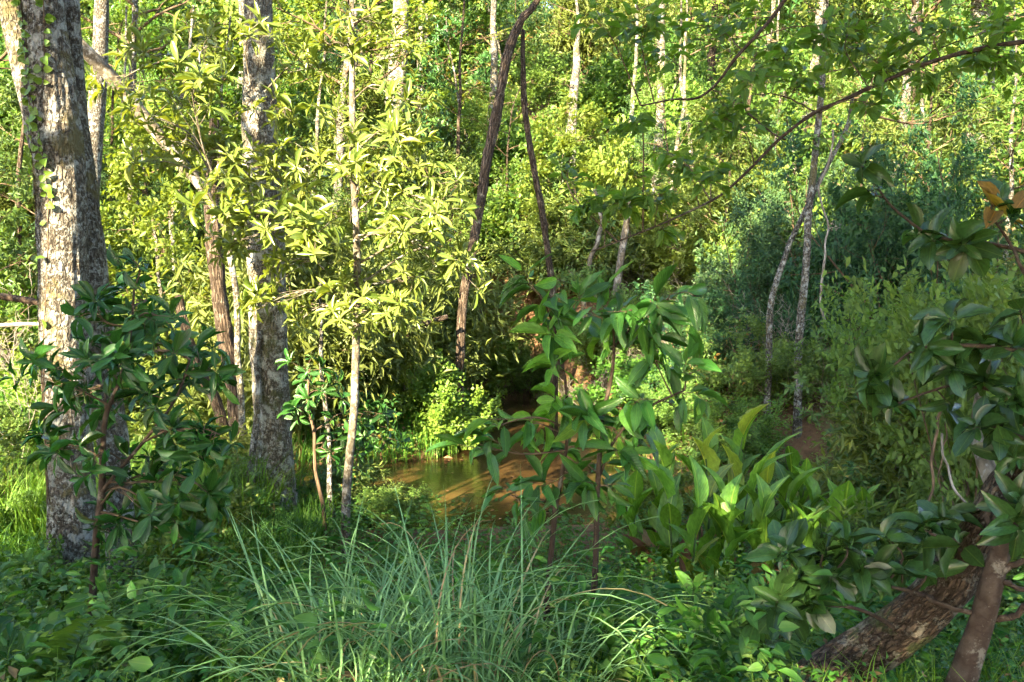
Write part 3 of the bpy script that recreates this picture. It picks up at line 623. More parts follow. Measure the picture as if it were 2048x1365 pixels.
# thin stems scattered over the slope
FAR_STEMS = [(690, 330, 24, 10, 40), (715, 240, 24, 14, -10), (345, 430, 20, 12, 15), (905, 420, 25, 9, 10), (1320, 420, 24, 10, 30), (1395, 400, 27, 9, -20), (1470, 430, 25, 11, 20), (1500, 330, 27, 16, 25), (1590, 420, 24, 9, -16), (1790, 430, 22, 10, 28), (1860, 380, 25, 12, -12), (620, 420, 22, 9, 16), (30, 420, 20, 10, 12), (270, 430, 22, 9, -14), (1250, 330, 30, 10, 14), (1420, 220, 33, 18, 6), (1510, 130, 36, 22, 8), (1330, 160, 37, 16, -10)]
FAR_WORDS = ['above the laurel', 'beside the laurel tip', 'behind the slanting dead trunk', 'beside the reddish leaning tree', 'beneath the overhanging bough', 'past the overhanging bough', 'up the slope over the shaded shrubs', 'under the leafy bough tip', 'close to the twin slender trees', 'over the bleached fallen trunk', 'next to the stout grey trunk', 'over the brown trunk', 'by the thick ivied trunk', 'over the splintered brown stub', 'below the bare sandy slope', 'at the edge of the bare sandy slope', 'high above the overhanging bough', 'on the bare sandy slope']
for k, (px, py, d, w, lean) in enumerate(FAR_STEMS):
    simple_trunk('thin_tree', ('pale' if k % 3 else 'brown') + ' thin tree on the far slope ' + FAR_WORDS[k], [(px, py + 120, d, w), (px + lean * .4, py, d, w), (px + lean * .8, py - 120, d, w * .85), (px + lean * 1.5, py - 260, d, w * .6), (px + lean * 2, py - 420, d, w * .4)], 'oak2' if k % 3 else 'brown', n=24, sides=8, bend=.12, group='thin stems on the far slope', crown=[(.95, 1.0, 10), (.85, .9, 8)])

# ------------------------------------------------------------------ far slope thicket
KINDS = ('oval', 'oval', 'lance', 'fine', 'whorl', 'pinna', 'heart', 'oval')
WORDS = dict(oval='broad-leaved', lance='narrow-leaved', fine='fine-leaved', whorl='laurel-leaved', pinna='feathery-leaved', heart='vine-draped')
hill = []; SEEN = {}
LANDX = [60, 230, 400, 600, 780, 930, 1080, 1230, 1400, 1560, 1720, 1880]
LAND = ['by the ivied trunk edge', 'behind the ivied trunk', 'behind the slanting dead trunk', 'behind the fawn-grey trunk', 'above the laurel stem', 'near the broad sunlit trunk', 'around the bent leaning tree', 'around the pale snag', 'under the sandy slope', 'behind the leafy bough', 'behind the twin slender trees', 'before the stout grey trunk', 'past the stout grey trunk']
rows = [(19.5, 1.7), (21.5, 1.9), (23.5, 2.0), (26, 2.1), (28.5, 2.3), (31.5, 2.5), (35, 2.7), (39, 3.0), (43.5, 3.4), (49, 3.8), (55, 4.6), (62, 6.0)]
for y0, s in rows:
    half = y0 * .66; x = -half - s * R.random()
    while x < half:
        y = y0 + R.normal() * 1.0; xx = x + R.normal() * .4
        px, py = in_view((xx, y, gz(xx, y) + 1.0))
        bare = abs(px - 1235) < 160 and 28 < y < 46 and R.random() < .58
        if not bare and creek_sd(np.array(xx), np.array(y)) > .5: hill.append((xx, y, s * R.uniform(.75, 1.2)))
        x += s * R.uniform(.9, 1.3)
for k, (x, y, s) in enumerate(hill):
    kd = KINDS[int(R.integers(0, len(KINDS)))]
    zone = 'foot' if y < 23 else ('middle' if y < 33 else 'top')
    sc = s / 1.75
    px_, _ = in_view((x, y, gz(x, y) + 1)); lm = LAND[int(np.clip(np.searchsorted(LANDX, px_), 0, len(LAND) - 1))]
    key = (kd, zone, lm); SEEN[key] = SEEN.get(key, 0) + 1
    extra = ['', 'tall ', 'low ', 'rounded ', 'loose ', 'spreading ', 'dense ', 'ragged '][min(SEEN[key] - 1, 7)]
    bush('thicket_shrub', f'{extra}{WORDS[kd]} shrub, {zone} of the far slope, {lm}', 'shrub', x, y, kd, k, sc * R.uniform(.9, 1.1), sc * R.uniform(.95, 1.5), f'{WORDS[kd]} thicket shrubs, {zone} of the slope')

# ------------------------------------------------------------------ understory and canopy trees of the far side
def build_tree(kind, seed, H, r, t0, nb, blen, ang=1.15, nl=7, ll=.16, lw=.08, tm=LITE_OV, arr='alt', fill=1):
    global R
    keep = R; R = np.random.default_rng(seed); wood, tips = [], []
    tr, _ = wander((0, 0, -.3), (R.normal() * .06, R.normal() * .06, 1), H, 14, .07, .05)
    spec = [dict(n=(5, 8), ang=.7, ratio=.5, bend=.14, seg=6, t0=.25, up=.03), dict(n=(3, 5), ang=.75, ratio=.55, bend=.18, seg=4, t0=.3), dict(bend=.18, seg=4, up=-.05)]
    for k in range(nb):
        t = t0 + (1 - t0) * (k + R.random()) / nb; f = t * 13.99; j = min(int(f), 13); q = tr[j] + (tr[j + 1] - tr[j]) * (f - j)
        a = k * 2.4 + R.normal() * .3; d = nrmz((math.cos(a) * math.sin(ang), math.sin(a) * math.sin(ang), math.cos(ang)))
        grow(q, d, blen * (1.25 - .7 * (t - t0) / (1 - t0)) * R.uniform(.7, 1.2), r * .3, spec, 0, wood, tips)
    p, d, n = [], [], []
    for tp in tips:
        a, b, c = twig_leaves(tp, arr, nl); p += a; d += b; n += c
    p, d, n = np.array(p), np.array(d), np.array(n)
    if fill: p = np.vstack([p, p + R.normal(size=p.shape) * ll]); d = np.vstack([d, d + R.normal(size=d.shape) * .5]); n = np.vstack([n, n])
    g = Geo(); N = len(p); g.leaves(p, d, n, ll * R.uniform(.65, 1.35, N), lw / ll * R.uniform(.85, 1.2, N), tm)
    cm = g.mesh('tree_crown_' + kind, M[kind]); w = Geo(); w.tube(tr, np.linspace(r, r * .25, len(tr)), 10, .1, ridge=.1)
    tmesh = w.mesh('tree_trunk', M['oak' if seed % 2 else 'brown']); w = Geo()
    for pts, rad, l in wood:
        if l < 2: w.tube(pts, rad, 5 if l == 0 else 3, cap=False)
    bm = w.mesh('tree_branches', M['twig']); R = keep
    return cm, tmesh, bm
TREE = dict(oval=build_tree('oval', 71, 6.5, .065, .25, 13, 1.7), lance=build_tree('lance', 72, 6.0, .06, .2, 14, 1.5, 1.2, 10, .17, .034, LITE_LA), whorl=build_tree('whorl', 73, 5.5, .055, .2, 13, 1.4, 1.15, 8, .16, .05, TM_OBOV, 'whorl', 0),
            pinna=build_tree('pinna', 74, 6.0, .05, .25, 12, 1.6, 1.25, 14, .07, .032), canopy=build_tree('oval', 75, 13.0, .17, .55, 15, 2.6, 1.0, 10, .17, .09))
TREE_WORDS = dict(oval='broad-leaved', lance='willow-leaved', whorl='laurel-leaved', pinna='feathery-leaved', canopy='tall straight')
FAR_TREES = [('lance', 600, 15.5, .75, 'behind the laurel stem'), ('oval', 340, 18, .9, 'behind the slanting dead trunk'), ('whorl', 20, 16, .9, 'beyond the ivied trunk'), ('lance', 880, 20, .85, 'by the reddish leaning tree'), ('pinna', 1010, 25, 1.0, 'at the narrow end of the creek'), ('oval', 1110, 23.5, .8, 'between the leaning trees and the pale snag'), ('lance', 760, 22, 1.0, 'under the broad sunlit trunk'), ('whorl', 960, 28, 1.2, 'above the reddish leaning tree'), ('pinna', 1330, 24, 1.0, 'behind the saplings under the bough'), ('lance', 1430, 21, .9, 'above the grey dead brush'), ('oval', 1540, 24, 1.1, 'over the twin slender trees'), ('pinna', 1700, 19.5, .9, 'by the bleached fallen trunk'), ('whorl', 1790, 23, 1.1, 'beside the stout grey trunk'), ('lance', 1890, 18, 1.0, 'in front of the stout grey trunk'), ('oval', 2010, 20, 1.1, 'past the stout grey trunk'), ('oval', 450, 24, 1.2, 'above the brown trunk'), ('pinna', 230, 25, 1.2, 'above the slim leaning trunk'), ('whorl', 640, 29, 1.3, 'above the laurel crown'), ('lance', 100, 23, 1.1, 'far behind the ivied trunk'), ('whorl', 1060, 33, 1.4, 'on the upper slope above the leaning trees'), ('oval', 1470, 34, 1.4, 'beside the sandy slope, high up'), ('lance', 1650, 31, 1.3, 'high above the twin slender trees'), ('pinna', 1850, 32, 1.4, 'high above the stout grey trunk'), ('oval', 860, 36, 1.5, 'at the top of the slope above the log'), ('whorl', 330, 33, 1.4, 'at the top of the slope above the splintered stub'),
             ('canopy', 660, 21, .9, 'above the laurel'), ('canopy', 985, 27, 1.0, 'behind the reddish leaning tree'), ('canopy', 1300, 26, 1.0, 'behind the leafy bough'), ('canopy', 1600, 28, 1.0, 'beyond the twin slender trees'), ('canopy', 280, 22, .95, 'beyond the slim leaning trunk'), ('canopy', -60, 18, .9, 'outside the edge near the ivied trunk'), ('canopy', 2120, 19, .95, 'outside the edge past the magnolia'), ('canopy', 1760, 24, 1.0, 'between the twin slender trees and the stout trunk'), ('canopy', 480, 30, 1.05, 'up the slope beyond the brown trunk'), ('canopy', 850, 32, 1.0, 'up the slope beside the broad sunlit trunk'), ('canopy', 1420, 37, 1.0, 'high on the slope beside the sand')]
NEAR_SHADE_TREES = [('oval', -6.4, 3.3, .68), ('lance', -7.6, 5.2, .85)]  # unseen small trees, added to dapple the ivied trunk with shade
for k, (kd, px, d, sc, wd_) in enumerate(FAR_TREES):
    x = float(P(px, 600, d)[0]); t = thing('canopy_tree' if kd == 'canopy' else 'understory_tree', f'{TREE_WORDS[kd]} tree on the far side, {wd_}', 'tree', (x, d, gz(x, d)), 'trees of the far side')
    t.rotation_euler = (R.normal() * .04, R.normal() * .04, R.normal() * 1.0); t.scale = (sc * R.uniform(.9, 1.1), sc, sc * R.uniform(.85, 1.1))
    cm, tr, bm = TREE[kd]; link('crown', cm, t); link('trunk', tr, t); link('branch', bm, t)
for kd, x, y, sc in NEAR_SHADE_TREES:
    t = thing('understory_tree', f'{TREE_WORDS[kd]} small shade tree added on the near bank, outside the picture by the ivied tree', 'tree', (x, y, gz(x, y)), 'added near-bank shade trees outside the picture'); t.scale = (sc, sc, sc)
    cm, tr, bm = TREE[kd]; link('crown', cm, t); link('trunk', tr, t); link('branch', bm, t)

# ------------------------------------------------------------------ shrubs along the creek that stand out
def bush_px(name, label, px, d, kind, sx, sz=None, var=0, mat=None, cat='shrub', group=None, sink=.05):
    x = float(P(px, 700, d)[0]); return bush(name, label, cat, x, d, kind, var, sx, sz, group, mat=mat, sink=sink)
BANK = [
    ('bank_shrub', 'sunlit yellow-green vine-covered bush on the far bank at the water edge', 855, 15.4, 'heart', .62, .62, 0),
    ('bank_shrub', 'sunlit leafy mound leaning over the narrow reach of the creek', 915, 15.2, 'heart', .5, .5, 1),
    ('bank_shrub', 'small bright bush under the fallen brown log', 780, 15.0, 'oval', .5, .5, 0),
    ('bank_shrub', 'olive willow-leaved bush behind the thin laurel stem', 640, 14.5, 'lance', 1.15, 1.7, 0),
    ('bank_shrub', 'drooping olive willow-leaved bush near the reddish leaning trunk', 840, 18.0, 'lance', 1.2, 1.6, 1),
    ('bank_shrub', 'willow-leaved bush between the fawn-grey trunk and the brown trunk', 570, 16.5, 'lance', 1.2, 1.6, 1),
    ('bank_shrub', 'green bush beyond the tall grass behind the dark sapling', 330, 17.0, 'oval', 1.1, 1.0, 0),
    ('bank_shrub', 'low bush in the sun patch beyond the ivied trunk', 40, 17.5, 'oval', .8, .7, 1),
    ('bank_shrub', 'blue-green small-leaved bush at the edge of the picture beyond the ivied trunk', 40, 20, 'whorl', 1.3, 1.6, 0),
    ('bank_shrub', 'green leafy bush over the grass by the slim leaning trunk', 250, 19, 'pinna', 1.2, 1.4, 1),
    ('bank_shrub', 'dark fine-leaved bush in the shade below the grey dead brush', 1420, 15.5, 'fine', 1.1, 1.15, 0),
    ('bank_shrub', 'tall dark fine-leaved bush behind the twin slender trees', 1500, 17.0, 'fine', 1.4, 1.7, 1),
    ('bank_shrub', 'dark fine-leaved bush beside the straighter slender tree', 1690, 15.5, 'fine', 1.2, 1.6, 0),
    ('bank_shrub', 'blue-green fine-leaved tall shrub in front of the stout grey trunk', 1870, 14.5, 'fine', 1.5, 2.35, 1),
    ('bank_shrub', 'airy fine-leaved shrub under the overhanging bough', 1600, 19.0, 'fine', 1.5, 1.9, 0),
    ('bank_shrub', 'feathery light-green bush on the bank behind the canna leaves', 1600, 11.9, 'pinna', .75, .55, 0),
    ('bank_shrub', 'feathery green mound below the bowed slender tree', 1480, 12.9, 'pinna', .8, .6, 1),
    ('bank_shrub', 'small-leaved dark mound over the cut bank behind the canna', 1420, 13.1, 'whorl', .55, .45, 0),
    ('bank_shrub', 'bright sunlit bush behind the sapling at the bend of the creek', 1215, 19.0, 'oval', .75, .75, 1),
    ('bank_shrub', 'bright yellow-green bush on the bank past the saplings', 1370, 15.8, 'pinna', .6, .5, 0),
    ('bank_shrub', 'laurel-leaved green bush by the magnolia, above the bare pinkish twigs', 1760, 10.8, 'whorl', .8, .9, 0),
    ('bank_shrub', 'narrow-leaved green bush between the canna and the magnolia trunk', 1840, 8.8, 'lance', .75, .8, 0),
    ('bank_shrub', 'fresh green feathery bush below the magnolia bough with amber leaves', 1830, 9.6, 'pinna', .95, 1.35, 1),
    ('bank_shrub', 'bright green feathery bush crowding the edge under the magnolia bough', 2010, 7.2, 'pinna', .85, 1.45, 1),
    ('bank_shrub', 'dense dark bush under the magnolia leaves at the edge', 1990, 8.8, 'oval', 1.0, 1.3, 1),
    ('bank_shrub', 'laurel-leaved bush beyond the narrow end of the creek', 1080, 25.6, 'whorl', 1.3, 1.3, 1),
    ('bank_shrub', 'leafy bush closing the narrow end of the creek', 1010, 25.0, 'oval', 1.2, 1.1, 0),
    ('bank_shrub', 'feathery bush at the foot of the leaning trees', 1050, 22.0, 'pinna', .8, .8, 1),
    ('bank_shrub', 'narrow-leaved bush under the thin dark leaning trunk', 1130, 23.0, 'lance', 1.2, 1.1, 0),
    ('bank_shrub', 'vine-leaved bush at the foot of the reddish leaning tree', 950, 21.5, 'heart', .9, .9, 1),
]
BANK += [
    ('bank_shrub', 'leafy low bush in the grass beside the foot of the ivied trunk', 60, 9.4, 'oval', .5, .5, 0),
    ('bank_shrub', 'feathery low bush right behind the dark sapling stem', 235, 8.4, 'pinna', .42, .42, 1),
    ('bank_shrub', 'broad-leaved low bush between the dark sapling and the arching grass', 385, 7.4, 'oval', .36, .36, 1),
    ('bank_shrub', 'laurel-leaved low bush before the brown trunk', 470, 9.2, 'whorl', .45, .5, 0),
    ('bank_shrub', 'feathery low bush before the foot of the fawn-grey tree', 545, 8.4, 'pinna', .38, .38, 0),
    ('bank_shrub', 'narrow-leaved low bush in the tall grass near the splintered stub', 370, 10.0, 'lance', .55, .55, 0),
    ('bank_shrub', 'small broad-leaved bush by the rosette plant at the picture edge', 110, 6.6, 'oval', .30, .30, 0),
    ('bank_shrub', 'feathery green bush on the bank between the saplings and the canna', 1330, 14.0, 'pinna', .6, .5, 1),
    ('bank_shrub', 'laurel-leaved shaded bush above the canna beside the bowed slender tree', 1450, 14.6, 'whorl', .8, .75, 0),
    ('bank_shrub', 'feathery shaded bush between the twin slender trees', 1560, 13.8, 'pinna', .8, .8, 0),
    ('bank_shrub', 'vine-leaved bush over the cut bank at the bend of the creek', 1280, 16.2, 'heart', .6, .5, 0),
    ('bank_shrub', 'laurel-leaved bush on the bank below the bleached fallen limb', 1680, 13.2, 'whorl', .8, .8, 1),
    ('bank_shrub', 'narrow-leaved low bush over the cut bank behind the tallest canna', 1500, 11.6, 'lance', .5, .4, 1),
    ('bank_shrub', 'feathery weedy bush in the sunny grass at the picture edge beyond the ivied trunk', 20, 13.8, 'pinna', .6, .5, 1),
    ('bank_shrub', 'vine-leaved low bush in the sunny grass just past the ivied trunk', 75, 15.2, 'heart', .6, .55, 0),
    ('bank_shrub', 'willow-leaved bush between the ivied trunk and the splintered stub', 300, 14.4, 'lance', .8, .7, 1),
    ('bank_shrub', 'broad-leaved low bush near the thin bleached limb', 130, 14.0, 'oval', .5, .45, 1),
    ('bank_shrub', 'leafy green bush over the grass between the dark sapling and the fawn-grey trunk', 430, 8.6, 'oval', .42, .42, 0),
    ('bank_shrub', 'laurel-leaved low bush at the foot of the fawn-grey tree', 600, 9.9, 'whorl', .42, .40, 1),
    ('bank_shrub', 'narrow-leaved bush hiding the water edge by the thin speckled stem', 690, 10.3, 'lance', .42, .36, 0),
    ('bank_shrub', 'feathery low bush at the near water edge behind the arching grass', 790, 9.6, 'pinna', .36, .28, 1),
    ('bank_shrub', 'vine-leaved bush in the grass beside the slim leaning trunk', 330, 9.6, 'heart', .45, .40, 0),
    ('bank_shrub', 'feathery bush against the ivied trunk near the picture edge', 30, 8.8, 'pinna', .5, .42, 0),
    ('bank_shrub', 'dark laurel-leaved bush across the water left of the sunlit vine bush', 690, 14.4, 'whorl', .75, .65, 0),
    ('bank_shrub', 'narrow-leaved bush beyond the brown trunk across the creek', 480, 14.6, 'lance', .8, .75, 1),
    ('bank_shrub', 'broad-leaved bush on the far bank behind the foot of the fawn-grey tree', 560, 14.2, 'oval', .6, .5, 1),
    ('bank_shrub', 'small leafy bush between the right sapling and the canna at the water edge', 1290, 9.8, 'oval', .42, .38, 0),
    ('bank_shrub', 'dark laurel-leaved bush under the magnolia bough above the canna end', 1780, 8.2, 'whorl', .55, .55, 1),
    ('bank_shrub', 'narrow-leaved dark bush behind the magnolia trunk', 1930, 6.2, 'lance', .55, .6, 1)]
for k, (nm, lb, px, d, kd, sx, sz, v) in enumerate(BANK): bush_px(nm, lb, px, d, kd, sx, sz, v)

# ------------------------------------------------------------------ bare twig shrubs and dead brush
def bare_shrub(name, label, px, d, size, mat, n=5, seed=1, spread=.9, rad=.012, z_off=0.0, py=None):
    global R
    keep = R; R = np.random.default_rng(seed); wood, tips = [], []
    x = float(P(px, 700, d)[0]); z = gz(x, d) if py is None else float(P(px, py, d)[2])
    t = thing(name, label, 'dead branches', (x, d, z + z_off))
    spec = [dict(n=(5, 8), ang=.7, ratio=.6, bend=.22, seg=6, t0=.2), dict(n=(3, 6), ang=.7, ratio=.6, bend=.25, seg=5, t0=.2), dict(n=2, ang=.6, ratio=.55, bend=.25, seg=4), dict(bend=.2, seg=3)]
    for k in range(n):
        a = 6.283 * k / n + R.normal() * .4
        grow((0, 0, -.05), (math.cos(a) * spread, math.sin(a) * spread, 1), size * R.uniform(.6, 1.0), rad, spec, 0, wood, tips, .4)
    g = Geo()
    for pts, r, l in wood: g.tube(pts, np.maximum(r, .0028), 5 if l < 2 else 3, cap=False)
    link('branch', g.mesh('branch', M[mat]), t); R = keep
bare_shrub('bare_twig_shrub', 'bare pinkish twigs of a shrub on the dark cut bank behind the canna', 1650, 10.2, 1.0, 'twig', 5, 3, 1.2, .014)
bare_shrub('bare_twig_shrub', 'bleached bare twigs catching the sun on the bank behind the saplings', 1225, 17.2, 1.3, 'grey_twig', 7, 4, .9, .012)
bare_shrub('bare_twig_shrub', 'second bundle of bleached sunlit twigs at the bend of the creek', 1165, 18.6, 1.2, 'grey_twig', 6, 5, .9, .012)
bare_shrub('dead_brush', 'grey brushy tangle of dead twigs in the shade above the fine-leaved bushes', 1385, 17.5, 2.6, 'grey_twig', 9, 6, .7, .014)
bare_shrub('dead_brush', 'tangle of pale dead twigs on the bank beside the sunlit vine bush', 745, 15.8, 1.3, 'grey_twig', 6, 7, 1.0, .011)
bare_shrub('dead_brush', 'pale crooked dead branches over the fallen trunks on the slope', 1730, 16.6, 1.8, 'grey_twig', 6, 8, 1.1, .016)
bare_shrub('dead_brush', 'thin pale dead branches reaching above the feathery bush by the twin trees', 1560, 14.4, 1.8, 'grey_twig', 4, 9, .5, .010)
bare_shrub('dead_brush', 'fine pale twigs beside the thick ivied trunk at the picture edge', 30, 13.5, 3.0, 'grey_twig', 4, 10, .5, .010)
bare_shrub('dead_brush', 'pale dead twigs on the slope over the saplings', 1290, 22, 2.2, 'grey_twig', 6, 12, .9, .014)

# hanging vines beside the magnolia
def line_thing(name, label, cat, path, mat, part, n=30, bend=.03, sides=6):
    q, r = tube_px(path, n, bend); t = thing(name, label, cat, q[0]); g = Geo(); g.tube(q, r, sides, cap=False); link(part, g.mesh(part, M[mat], off=t.location), t); return q
line_thing('hanging_vine', 'pale straight vine slanting down to the magnolia trunk', 'vine', [(1876, 868, 5.2, 5), (1905, 955, 5.1, 5), (1938, 1025, 5.0, 5), (1962, 1062, 4.9, 5)], 'grey_twig', 'stem')
line_thing('hanging_vine', 'grey crooked vine hanging between the green bushes and the magnolia', 'vine', [(1885, 800, 6.2, 6), (1872, 860, 6.2, 6), (1862, 940, 6.2, 6), (1856, 1000, 6.2, 5), (1838, 1050, 6.2, 4)], 'twig', 'stem', bend=.02)
line_thing('hanging_vine', 'thin dark vine hanging straight down beside the crooked grey vine', 'vine', [(1884, 850, 6.6, 3), (1882, 950, 6.6, 3), (1880, 1080, 6.6, 3)], 'twig', 'stem')
line_thing('hanging_vine', 'thin vine twining up beside the leafy bough', 'vine', [(1650, 640, 12, 5), (1640, 560, 12, 5), (1652, 470, 12, 4), (1640, 380, 12, 4), (1655, 260, 12, 4)], 'grey_twig', 'stem', bend=.08)

# ------------------------------------------------------------------ the sunlit laurel tree
dL = 8.6
b = P(690, 1075, dL); b[2] = gz(b[0], b[1])
tl = thing('laurel_tree', 'laurel tree with whorls of bright sunlit leaves on a thin pale stem', 'tree', b)
qL, rL = trunk_part(tl, 'trunk', [(690, 1100, dL, 22), (692, 1040, dL, 19), (700, 900, dL, 17), (708, 760, dL, 16), (712, 620, dL, 15), (712, 480, dL, 14), (706, 330, dL, 13), (704, 200, dL, 12), (702, 60, dL, 10), (700, -80, dL, 8)], 'pale', 16, 90, .06, .03, .02)
spine = np.vstack([qL, catmull([P(708, 640, dL), P(620, 500, dL - .2), P(520, 420, dL - .4), P(430, 360, dL - .3)], 14), catmull([P(706, 400, dL), P(600, 240, dL - .1), P(480, 160, dL), P(330, 120, dL + .1)], 14)])
cl = []
for px, py, rr_, n in [(440, 300, 80, 9), (520, 330, 70, 9), (610, 330, 80, 9), (700, 330, 60, 7), (430, 400, 80, 9), (520, 430, 80, 9), (600, 420, 80, 8), (480, 480, 70, 7), (570, 520, 70, 6), (640, 480, 60, 6), (720, 560, 60, 6), (700, 610, 80, 10), (780, 620, 60, 7), (620, 620, 60, 6), (540, 600, 60, 5), (820, 560, 60, 5), (800, 460, 60, 6), (870, 400, 70, 7), (860, 480, 60, 6), (900, 520, 50, 5), (760, 370, 60, 6), (840, 320, 60, 6), (800, 270, 50, 4), (720, 440, 50, 4), (670, 240, 70, 4),
                       (300, 110, 80, 6), (380, 170, 80, 7), (310, 230, 70, 6), (250, 170, 60, 5), (420, 90, 80, 6), (360, 280, 60, 6), (500, 60, 60, 4), (600, 120, 70, 5), (660, 90, 70, 5), (760, 110, 70, 5), (800, 190, 60, 4), (740, 30, 70, 5), (560, 220, 60, 4), (300, 320, 50, 4), (960, 560, 40, 2)]:
    d = dL + R.normal() * .3 - .15; cl.append((P(px, py, d), wpx(rr_, d), int(n * 1.9)))
wd, rc = spray(spine, cl, 'whorl', 9, .19, .0055)
place_leaves(tl, rc, 'laurel', 'ob', .235, 300, 'crown'); wood_part(tl, 'branch', wd, 'pale')

# lower shaded laurel sprays between the trunks
bb = P(655, 1060, 9.0); bb[2] = gz(bb[0], bb[1])
t = thing('laurel_sapling', 'shaded laurel sapling leaning over the water between the thin stems', 'sapling', bb)
qS, _ = trunk_part(t, 'trunk', [(652, 1090, 9.0, 9), (640, 980, 9.0, 8), (624, 860, 8.9, 7), (616, 740, 8.9, 5)], 'twig', 8, 30, .05, 0, .03)
cl = [(P(px, py, 8.9 + R.normal() * .2), wpx(r_, 9), n) for px, py, r_, n in [(640, 780, 60, 6), (600, 830, 50, 5), (690, 850, 60, 6), (740, 830, 50, 5), (770, 880, 50, 5), (650, 900, 50, 4), (610, 740, 50, 4), (720, 900, 40, 4)]]
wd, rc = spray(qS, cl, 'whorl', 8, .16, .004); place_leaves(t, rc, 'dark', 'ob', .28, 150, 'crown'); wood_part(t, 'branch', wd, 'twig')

# ------------------------------------------------------------------ dark sapling in front of the ivied tree
b = P(185, 1215, 5.0); b[2] = gz(b[0], b[1])
t = thing('dark_sapling', 'dark glossy-leaved sapling with a slim reddish stem before the ivied trunk', 'sapling', b)
qa, _ = trunk_part(t, 'trunk', [(180, 1260, 5.0, 17), (185, 1190, 5.0, 15), (192, 1080, 5.0, 14), (203, 985, 5.0, 14), (206, 900, 5.0, 12), (212, 830, 5.0, 10), (240, 760, 5.0, 8), (262, 660, 5.0, 6), (268, 580, 5.0, 4)], 'mag_stem', 12, 60, .05, 0)
qb, _ = trunk_part(t, 'stem', [(200, 990, 5.0, 9), (230, 950, 4.95, 8), (290, 880, 4.9, 7), (350, 800, 4.9, 5), (380, 720, 4.9, 4)], 'mag_stem', 8, 30, .03, 0)
sp = np.vstack([qa[20:], qb])
cl = [(P(px, py, 5.0 + R.normal() * .18), wpx(r_ * 1.15, 5), n + 1) for px, py, r_, n in [
    (265, 520, 30, 2), (270, 600, 50, 4), (200, 640, 60, 5), (260, 660, 60, 6), (330, 640, 60, 5), (180, 720, 60, 5), (240, 730, 60, 6), (310, 700, 60, 5), (120, 740, 50, 3), (70, 750, 40, 2), (160, 790, 50, 5), (220, 800, 50, 5), (300, 790, 50, 4), (360, 760, 50, 4), (420, 740, 60, 5), (400, 690, 40, 3), (130, 900, 60, 5), (90, 890, 40, 2), (170, 930, 40, 3), (260, 920, 50, 4), (330, 880, 60, 5), (400, 900, 60, 5), (440, 870, 50, 4), (370, 960, 60, 5), (300, 960, 50, 3), (420, 980, 50, 4), (330, 1030, 50, 4), (240, 1040, 50, 4), (230, 1090, 40, 3), (390, 1080, 40, 2)]]
wd, rc = spray(sp, cl, 'whorl', 7, .155, .0045); place_leaves(t, rc, 'dark', 'ob', .30, 300, 'crown'); wood_part(t, 'branch', wd, 'twig')

# ------------------------------------------------------------------ two saplings in the middle
def sap(label, stem, clusters, base, mat, extra=None, droop=.25, d=4.2):
    b = P(*base, d); b[2] = gz(b[0], b[1])
    t = thing('young_sapling', label, 'sapling', b)
    q, _ = trunk_part(t, 'trunk', [(x, y, d, w) for x, y, w in stem], 'mag_stem', 10, 60, .05, 0)
    sp = [q[8:]]
    for e in extra or []:
        q2, _ = trunk_part(t, 'stem', [(x, y, dd, w) for x, y, dd, w in e], 'mag_stem', 8, 30, .03, 0); sp.append(q2)
    cl = [(P(px, py, d + dz), wpx(r_ * 1.15, d), max(2, int(n * .75))) for px, py, r_, n, dz in clusters]
    rc = []
    for c_ in cl:
        wd, r1_ = spray(np.vstack(sp), [c_], 'alt', 5, .17, .0035, sag=droop); br_ = wood_part(t, 'branch', wd, 'twig')
        place_leaves(t, r1_, mat, 'la', .30, 300, 'crown', mat_fn=lambda r: 'young' if R.random() < young_p(r[0]) else mat, under=br_)
def young_p(p):
    px, py = in_view(p); return .75 if 1060 < px < 1150 and 620 < py < 880 else .10
sap('left of the two young saplings with pointed leaves before the creek, crown top drooping', [(1092, 1260, 15), (1096, 1180, 13), (1104, 1090, 12), (1112, 1010, 12), (1122, 960, 9), (1136, 860, 7), (1130, 760, 6), (1110, 660, 5), (1080, 590, 4)],
    [(1060, 570, 40, 2, 0), (1085, 600, 50, 4, 0), (1095, 680, 35, 4, -.05), (1110, 740, 35, 4, -.05), (1115, 800, 35, 4, 0), (1130, 640, 40, 3, .1), (1000, 850, 60, 4, -.1), (960, 890, 60, 3, -.15), (1050, 860, 50, 3, 0), (1090, 960, 60, 4, 0), (1020, 990, 60, 3, -.1), (1060, 1000, 50, 3, .1), (1130, 900, 40, 3, .1)], (1095, 1235), 'sap', d=4.2)
sap('right of the two young saplings with pointed leaves before the creek, crown forking wide', [(1182, 1275, 16), (1188, 1190, 14), (1192, 1100, 12), (1194, 1000, 11), (1200, 900, 10), (1206, 830, 9), (1222, 760, 8), (1228, 700, 6), (1226, 640, 5)],
    [(1150, 600, 45, 4, 0), (1190, 590, 45, 4, .05), (1230, 640, 50, 5, 0), (1260, 620, 50, 5, -.1), (1300, 600, 50, 4, -.1), (1340, 590, 50, 3, -.15), (1200, 680, 45, 4, .1), (1270, 680, 45, 4, 0), (1310, 720, 40, 3, -.1), (1180, 830, 50, 4, 0), (1220, 860, 60, 4, -.1), (1260, 830, 60, 4, 0), (1320, 800, 60, 4, -.1), (1370, 790, 50, 3, -.15), (1400, 740, 50, 3, -.2), (1260, 900, 60, 2, -.1), (1170, 930, 60, 4, .1), (1210, 970, 60, 4, 0)], (1186, 1250), 'sap',
    extra=[[(1196, 960, 4.2, 7), (1230, 880, 4.1, 6), (1290, 820, 4.05, 5), (1370, 780, 4.0, 4)], [(1224, 700, 4.2, 5), (1260, 660, 4.15, 5), (1320, 620, 4.1, 4)]], d=4.15)

